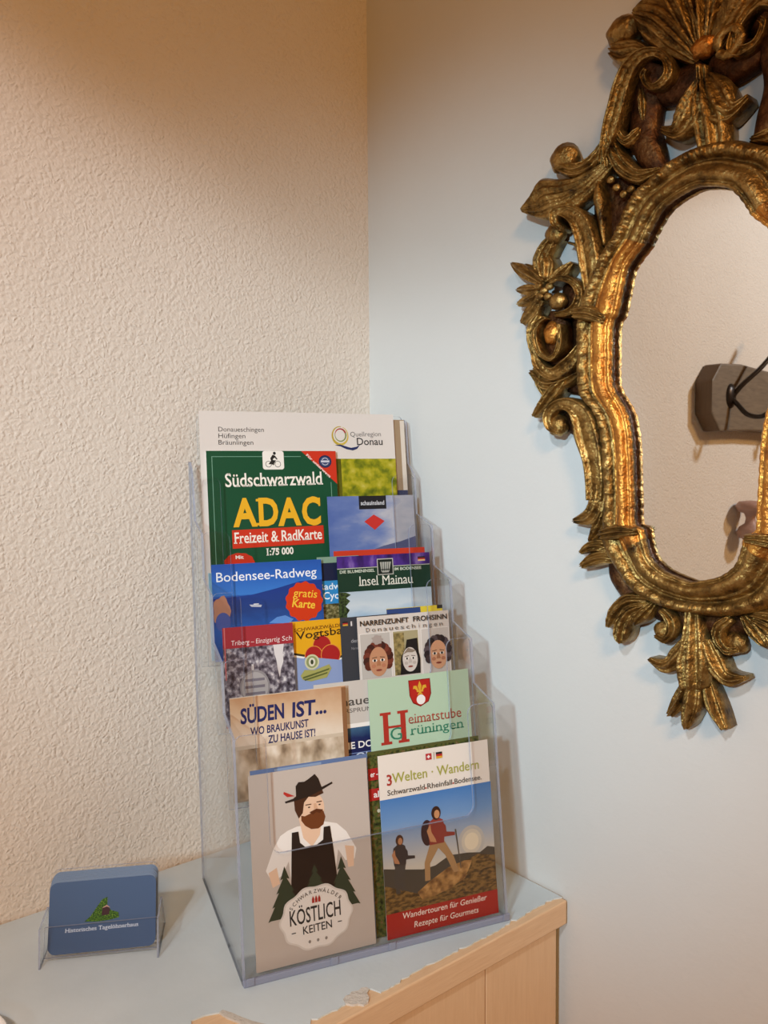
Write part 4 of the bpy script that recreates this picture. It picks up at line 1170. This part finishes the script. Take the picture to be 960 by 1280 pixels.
def p_cyc(p):
    p.on('photograph'); p.rect(0, 60, 44, 103, M_olive); p.rect(0, 125.5, 44, 143, '#16203e'); p.rect(0, 143, 44, 149, '#7d9a86')
    p.rect(0, 60, 1.6, 125, '#b8402a')
    p.on('label')
    p.rect(0, 103, 44, 125.5, '#2f86c0')
    p.text('Radweg', -3.5 + 4.2, 117.0, 32, 6.0, '#dfe9f0', bold=0.015); p.text('Cycling', 5.0, 107.6, 30, 6.8, '#eef3f6', bold=0.012)
brochure('brochure', 'narrow navy brochure with a bright blue label, wedged in the fourth tier', 3, 0.1105, 0.1625, 44, 149, 0.8, 0.0100, p_cyc, '#1b2746')
M_bodensky = grad('island_sky_picture', 2, 56, [(0.0, '#5f86ac'), (0.45, '#8fb0cc'), (0.7, '#c9d2d8'), (1.0, '#aebfcc')], wob=0.18, scale=14, stretch=(1, 3, 1))
M_tree = photo('tree_picture', [(0.4, '#1a2416'), (0.6, '#44542c')], 160, 6)
def p_mainau(p):
    p.on('photograph')
    p.rect(0, 60, 101, 114, M_bodensky)
    p.poly([(0, 60), (9, 60), (8, 92), (11, 96), (7, 100), (12, 105), (8, 108), (13, 111), (8, 113.5), (0, 113.8)], M_tree)
    p.rect(0, 137.4, 101, 149, photo('purple_flowers_picture', [(0.3, '#2c1650'), (0.55, '#4c2c84'), (0.75, '#8a6cb4')], 40, 4, (1, 0.4, 1)))
    p.on('title_lettering')
    p.rect(0, 113.8, 101, 137.4, '#173628'); p.rect(0, 136.6, 101, 137.2, '#c9c9b8')
    p.text('Insel', 22, 119.0, 21, 9.4, '#e6e4d8', serif=True); p.text('Mainau', 46.5, 118.6, 34.5, 9.4, '#e6e4d8', serif=True)
    p.text('DIE BLUMENINSEL', 2.6, 132.4, 37, 2.8, '#c9d0c0', bold=0.02); p.text('IM BODENSEE', 61, 132.4, 30, 2.8, '#c9d0c0', bold=0.02)
    p.on('emblem')
    p.rect(42.4, 128.6, 60, 145, '#b5b4ac'); p.rect(43.3, 129.5, 59.1, 144.1, '#14201c')
    for k in range(5):
        p.poly([(45.6 + k * 2.5, 141.5), (47.6 + k * 2.5, 141.5), (49.6 + (k - 1) * 1.9, 132), (48.6 + (k - 1) * 1.9, 132)], '#a9aaa2')
    p.rect(46.6, 133.4, 55.6, 134.4, '#14201c'); p.rect(47.4, 131, 54.8, 132.4, '#a9aaa2')
    p.on('flag')
    for k, c in enumerate(('#2a2523', '#b62a2a', '#e8c88a')):
        p.rect(87.5, 143.6 - k * 1.5, 95.6, 145.1 - k * 1.5, c)
brochure('brochure', 'dark green and purple island brochure with a crest, right of the fourth tier', 3, 0.1295, 0.1625, 101, 149, 1.0, 0.0055, p_mainau, '#173628')
def p_red(p):
    p.on('print_band'); p.rect(0, 100, 100, 153.6, '#c23a24')
brochure('brochure', 'orange red brochure showing as a strip above the island brochure', 3, 0.1300, 0.1625, 99.5, 153.6, 0.8, 0.0150, p_red, '#c23a24')

# --- top tier
def p_adac(p):
    GR = '#0f4a30'
    p.rect(0, 0, 134, 204.5, GR)
    p.on('border_line')
    for a in ((5, 0, 5.7, 199), (127, 0, 127.7, 172), (5, 198.4, 96, 199)):
        p.rect(*a, '#6f9c86')
    p.on('corner_flash')
    p.poly([(96.5, 204.4), (134, 204.4), (134, 170)], '#c8341e')
    p.ell(122, 193.5, 7, 6.6, '#1f2a4c'); p.ell(122, 193.5, 5.6, 5.2, '#39466c')
    p.rect(117.4, 192.6, 126.6, 194.6, '#c9ccd6'); p.arc(122, 193.5, 3.6, 0.7, 30, 150, '#c9ccd6'); p.arc(122, 193.5, 3.6, 0.7, 210, 330, '#c9ccd6')
    p.text('Für unterwegs', 101.5, 199.8, 34, 2.6, '#f0dcd2', bold=0.02, rot=-0.76)
    p.on('cyclist_emblem')
    p.rrect(56, 185.5, 78, 205.0 - 0.6, 2.5, '#ece7de')
    for x in (62, 71.5):
        p.arc(x, 191, 3.0, 0.5, 0, 360, '#2a2a28')
    p.poly([(62, 191), (65, 195), (70, 195), (67, 190.6)], '#2a2a28')
    p.poly([(64, 197), (66.5, 200.6), (69, 199.6), (71.5, 196), (70.6, 195.4), (68.4, 197.6), (66.6, 196), (68, 193.6), (67.4, 190), (66.2, 190), (66.4, 193), (64.4, 195)], '#1f1f1d')
    p.ell(68.4, 202, 1.5, 1.6, '#1f1f1d', 12)
    p.on('title_lettering')
    p.text('Südschwarzwald', 17.5, 168.6, 101, 13.0, '#efe9dd', bold=0.014, serif=True, rot=0.012)
    p.text('A', 23.6, 129.8, 24.5, 26.0, '#e7ad26', bold=0.035, serif='base'); p.text('D', 49.6, 129.8, 20, 26.0, '#e7ad26', bold=0.035); p.rect(47.2, 129.6, 52, 132, '#e7ad26'); p.rect(47.2, 153.6, 52, 156, '#e7ad26')
    p.text('A', 69.0, 129.4, 24.5, 26.0, '#e7ad26', bold=0.035, serif='base'); p.text('C', 94.4, 129.2, 19.8, 26.6, '#e7ad26', bold=0.035)
    p.rect(112.2, 147.5, 114.2, 156, '#e7ad26')
    p.on('lettering_band')
    p.poly([(22, 125.6), (116.5, 127.4), (116.5, 109.0), (22, 107.4)], '#c8341e')
    p.text('Freizeit & RadKarte', 23.5, 112.4, 91, 10.6, '#f0e8dc', bold=0.014, serif=True, rot=0.012)
    p.on('scale_lettering')
    p.text('1:75 000', 55.5, 99.4, 28, 6.6, '#e9e4d8', bold=0.03, serif=True, rot=0.008)
    p.on('badge')
    p.ell(28, 93.5, 15, 9.5, '#c0301c', 40, wob=0.03, wn=11); p.text('Mit', 24.4, 97.2, 8, 3.4, '#f0e4da', bold=0.02)
brochure('map', 'large dark green cycling map with yellow capitals in the top tier', 4, 0.0135, 0.2125, 134, 204.5, 4.0, 0.0085, p_adac, '#0f4a30', cat='map')
M_cardsky = grad('cloud_picture', 0, 99, [(0.0, '#5168a4'), (0.3, '#6478ac'), (0.55, '#8b95b4'), (0.78, '#b4b4bc'), (1.0, '#a3a6b4')], axis='X', wob=0.62, scale=13, stretch=(1, 2.2, 1))
def p_card(p):
    p.on('photograph'); p.rect(0, 0, 97.5, 157, M_cardsky)
    p.poly([(40, 98), (60, 104), (80, 108), (97.5, 113), (97.5, 90), (30, 90)], '#55597c')
    p.on('title_tab')
    p.rect(34.6, 143.0, 65.4, 157, '#1c1d22'); p.text('schauinsland', 36.6, 147.4, 26.6, 4.4, '#c9ccd2', bold=0.02)
    p.on('emblem')
    p.poly([(39.5, 130), (50.5, 137.2), (62.5, 130), (51, 121)], '#c2312c')
brochure('brochure', 'cloudy sky brochure with a red diamond, leaning right in the top tier', 4, 0.1340, 0.2125, 97.5, 157, 0.7, 0.0036, p_card, '#7a88b0')
M_green = photo('yellow_green_picture', [(0.3, '#4f5c10'), (0.45, '#808414'), (0.55, '#a39c1c'), (0.68, '#b8ac3c'), (0.8, '#c9c46c')], 38, 4)
def p_sheet(p):
    p.on('photograph'); p.rect(116, 20, 208.5, 196.4, M_green); p.rect(116, 20, 146, 196.4, photo('olive_shade_picture', [(0.3, '#4c4a0c'), (0.7, '#72701a')], 30))
    K = '#3c3a3a'
    p.on('place_lettering')
    p.text('Donaueschingen', 18.8, 224.0, 46, 4.6, K); p.text('Hüfingen', 18.6, 217.4, 27, 4.6, K); p.text('Bräunlingen', 18.4, 210.8, 35, 4.6, K)
    p.on('title_lettering')
    p.text('Quellregion', 158, 220.0, 35, 5.0, '#6c6866', rot=0.02); p.text('Donau', 165, 211.0, 29.5, 7.6, K, bold=0.012, rot=0.01)
    p.on('emblem')
    p.arc(146.5, 221, 8.6, 0.6, 80, 250, '#b8a03c', 2.6, sy=1.1); p.arc(146.5, 221, 8.6, 2.6, 250, 430, '#c9b04c', 0.5, sy=1.1)
    p.arc(146.8, 221.5, 6.0, 1.8, 20, 170, '#a8342c', 0.6, sy=1.1); p.arc(146.8, 221.5, 6.0, 0.6, 170, 380, '#7d8a4c', 1.6, sy=1.1)
    p.poly([(140, 210.6), (146, 209.6), (153, 206.4), (160, 205.2), (165, 207), (168.5, 211.6), (164, 209), (158, 208), (152, 209.6), (146, 211.6)], '#26305c')
brochure('brochure', 'wide white brochure with a yellow-green photo, tallest at the back of the rack', 4, 0.0085, 0.2125, 208.5, 244.5, 1.0, 0.0128, p_sheet, '#d9d1ca')
def p_tan(p):
    p.rect(0, 0, 24, 238, '#9c8468'); p.rect(19, 0, 24, 238, '#d5cabc'); p.rect(0, 160, 10, 215, '#2c2622')
    p.rect(0, 152, 24, 162, '#3a3c58')
brochure('brochure', 'tan leaflet behind the white brochure at the right end of the top tier', 4, 0.2065, 0.2125, 24, 239, 0.8, 0.0152, p_tan, '#9c8468')

# ------------------------------------------------------------------ business cards in their clear holder
hx = Vector((0.8703, -0.4925, 0)); hy = Vector((0.4925, 0.8703, 0))
hO = Vector((-0.4115, -0.0900, ZT))
HM = Matrix(((hx.x, hy.x, 0, hO.x), (hx.y, hy.y, 0, hO.y), (0, 0, 1, hO.z), (0, 0, 0, 1)))
holder = empty('card_holder', 'small clear card holder on the grey cabinet top, left of the brochure rack', 'card holder', mw=HM)
HW, LEAN = 0.0955, 0.30
def hv(w, off=0.0):
    return 0.010 + off + LEAN * w
g = G()
g.prism([(0.003, 0.003), (HW - 0.003, 0.003), (HW - 0.003, 0.025), (0.003, 0.025)], lambda u, w, s: (u, hv(w, -0.0015 * s), w), M_clear, M_edge)
g.obj('front_lip', holder, fixn=True)
g = G()
g.prism([(0.003, 0.003), (HW - 0.003, 0.003)] + arcpts(HW - 0.010, 0.0555, 0.006, 0, 90) + arcpts(0.010, 0.0555, 0.006, 90, 180), lambda u, w, s: (u, hv(w, 0.0105 + 0.0015 * s), w), M_clear, M_edge)
g.obj('back_panel', holder, fixn=True)
for x in (0.0012, HW - 0.0027):
    g = G()
    g.prism([(0.0, 0.0), (0.004, 0.030), (0.032, 0.034), (0.052, 0.0)], lambda v, w, s: (x + 0.0015 * s, v, w), M_clear, M_edge)
    g.obj('side_wing', holder, fixn=True)
g = G(); g.box((0.003, 0.0095, 0.0015), (HW - 0.003, 0.0235, 0.003), M_clear)
g.obj('base', holder)

def card_outline():
    W_, H_, r = 0.085, 0.0545, 0.006
    return arcpts(W_ - r, r, r, -90, 0) + arcpts(W_ - r, H_ - r, r, 0, 90) + arcpts(r, H_ - r, r, 90, 180) + arcpts(r, r, r, 180, 270)
M_cardblue = ink('#4a5f80', 0.3)
M_cardback = ink('#8b9cba', 0.3)
M_cardtop = ink('#74869f', 0.3)
cN = Vector((0, LEAN, 1)).normalized()
def card(label, off, dz, du, group=None, printed=False, mat=M_cardblue):
    ax, ay = Vector((1, 0, 0)), cN
    az = ax.cross(ay)
    w0 = 0.0036 + dz
    loc = Vector((0.0053 + du, hv(w0, off), w0))
    m = Matrix(((ax.x, ay.x, az.x, loc.x), (ax.y, ay.y, az.y, loc.y), (ax.z, ay.z, az.z, loc.z), (0, 0, 0, 1)))
    root = empty('business_card', label, 'business card', group, HM @ m)
    g = G(); g.prism(card_outline(), lambda u, w, s: (u, w, -0.0006 + 0.0006 * s), mat, M_cardback)
    face = g.obj('card', root, fixn=True)
    if printed:
        p = Page()
        p.on('emblem')
        GRN = photo('vineyard_print', [(0.38, '#1c3008'), (0.52, '#35600f'), (0.68, '#6d8a24')], 420, 4)
        p.poly([(28, 23), (33, 27), (38, 34), (42, 39), (46, 40.5), (46, 34), (49, 30), (55, 28), (55.5, 24), (48, 22.6), (38, 22.2)], GRN)
        p.poly([(41.5, 26.5), (47.5, 26.8), (48, 31.5), (45.5, 33.4), (42, 32)], '#3a1e22'); p.poly([(41.5, 32), (45.5, 34.4), (48.5, 32), (45.5, 33)], '#b08a80')
        p.on('lettering')
        p.text('Historisches Tagelöhnerhaus', 13, 16.0, 58, 3.0, '#ccd6e6', bold=0.01, serif=True)
        for k, gg in p.g.items():
            gg.obj(k, face)
    return root
card('front dark blue business card with a green hill emblem, in the clear holder', 0.0012, 0.0, 0.0, printed=True)
for k in range(6):
    card('plain blue business card stacked behind the front card in the clear holder', 0.0022 + 0.0013 * k, 0.0012 + 0.0007 * k, 0.0004 * (k % 3), group='business cards stacked in the clear holder', mat=M_cardtop)

# ------------------------------------------------------------------ porcelain dish at the near edge
g = G()
rows = []
for r, z in ((0.0, 0.003), (0.022, 0.0032), (0.032, 0.006), (0.040, 0.0125), (0.0415, 0.0135), (0.0425, 0.0128), (0.034, 0.0045), (0.024, 0.0008), (0.0, 0.0008)):
    rows.append([(r * math.cos(2 * PI * k / 48), r * math.sin(2 * PI * k / 48), z) for k in range(48)])
g.grid(rows, M_porc, close=True)
dish = tag(g.obj('dish', smooth=True, fixn=True, loc=(-0.4925, -0.1590, ZT - 0.0006)), 'white porcelain dish at the lower left corner of the photo', 'dish')

# ------------------------------------------------------------------ coat hook on the left wall, seen in the mirror
HX, HZ = -0.90, 0.515 + ZT
rackb = empty('coat_hook_board', 'grey brown wooden board with dark iron coat hook, seen in the mirror', 'coat rack', mw=Matrix.Translation((HX, 0, HZ)))
g = G()
h2 = 0.058
oc_ = [(0.150, h2 - 0.030), (0.122, h2), (0.05, h2 + 0.004), (-0.05, h2 - 0.002), (-0.20, h2), (-0.228, h2 - 0.03), (-0.228, -h2 + 0.03), (-0.20, -h2), (0.0, -h2 + 0.004), (0.122, -h2), (0.150, -h2 + 0.030)]
g.prism(oc_, lambda x, z, s: (x, -0.0005 - 0.032 * s, z), M_hookwood, M_wood_d)
g.obj('board', rackb, fixn=True, bevel=0.003)
for dx in (0.088, -0.10):
    g = G()
    P = [(0, -0.034, 0.0), (0.0, -0.045, -0.012), (0.0, -0.062, -0.03), (0.0, -0.085, -0.034), (0.0, -0.100, -0.022), (0.0, -0.103, -0.008)]
    P = spline(P, 5)
    tube(g, [(dx + x - 0.12 * (-(y) - 0.034), y, z) for x, y, z in P], 0.0042, M_iron)
    Q = spline([(0, -0.034, 0.0), (-0.012, -0.046, 0.022), (-0.045, -0.066, 0.056), (-0.09, -0.082, 0.105), (-0.125, -0.092, 0.145)], 5)
    g2 = G(); tube(g2, [(dx + x, y, z) for x, y, z in Q], 0.0042, M_iron)
    g3 = G()
    rows = [[(dx + r * math.cos(2 * PI * k / 20), y, 0.004 + 1.35 * r * math.sin(2 * PI * k / 20)) for k in range(20)] for r, y in ((0.0, -0.0315), (0.016, -0.0318), (0.0155, -0.0345), (0.009, -0.038), (0.0, -0.039))]
    g3.grid(rows, M_iron, close=True)
    hk = g3.obj('coat_hook', rackb, smooth=True, fixn=True)
    g.obj('lower_prong', hk, smooth=True, fixn=True)
    g2.obj('long_prong', hk, smooth=True, fixn=True)
# small turned ornament hanging below it
g = G()
rows = []
for r, z in ((0.0, -0.034), (0.020, -0.033), (0.024, -0.024), (0.020, -0.013), (0.010, -0.006), (0.008, 0.004), (0.011, 0.012), (0.023, 0.017), (0.027, 0.026), (0.020, 0.034), (0.0, 0.036)):
    rows.append([(r * math.cos(2 * PI * k / 24), r * math.sin(2 * PI * k / 24), z) for k in range(24)])
g.grid(rows, M_pink, close=True)
tag(g.obj('wall_ornament', smooth=True, fixn=True, loc=(-0.90, -0.0275, 0.298 + ZT)), 'small pinkish brown waisted wooden ornament low in the mirror reflection', 'ornament')
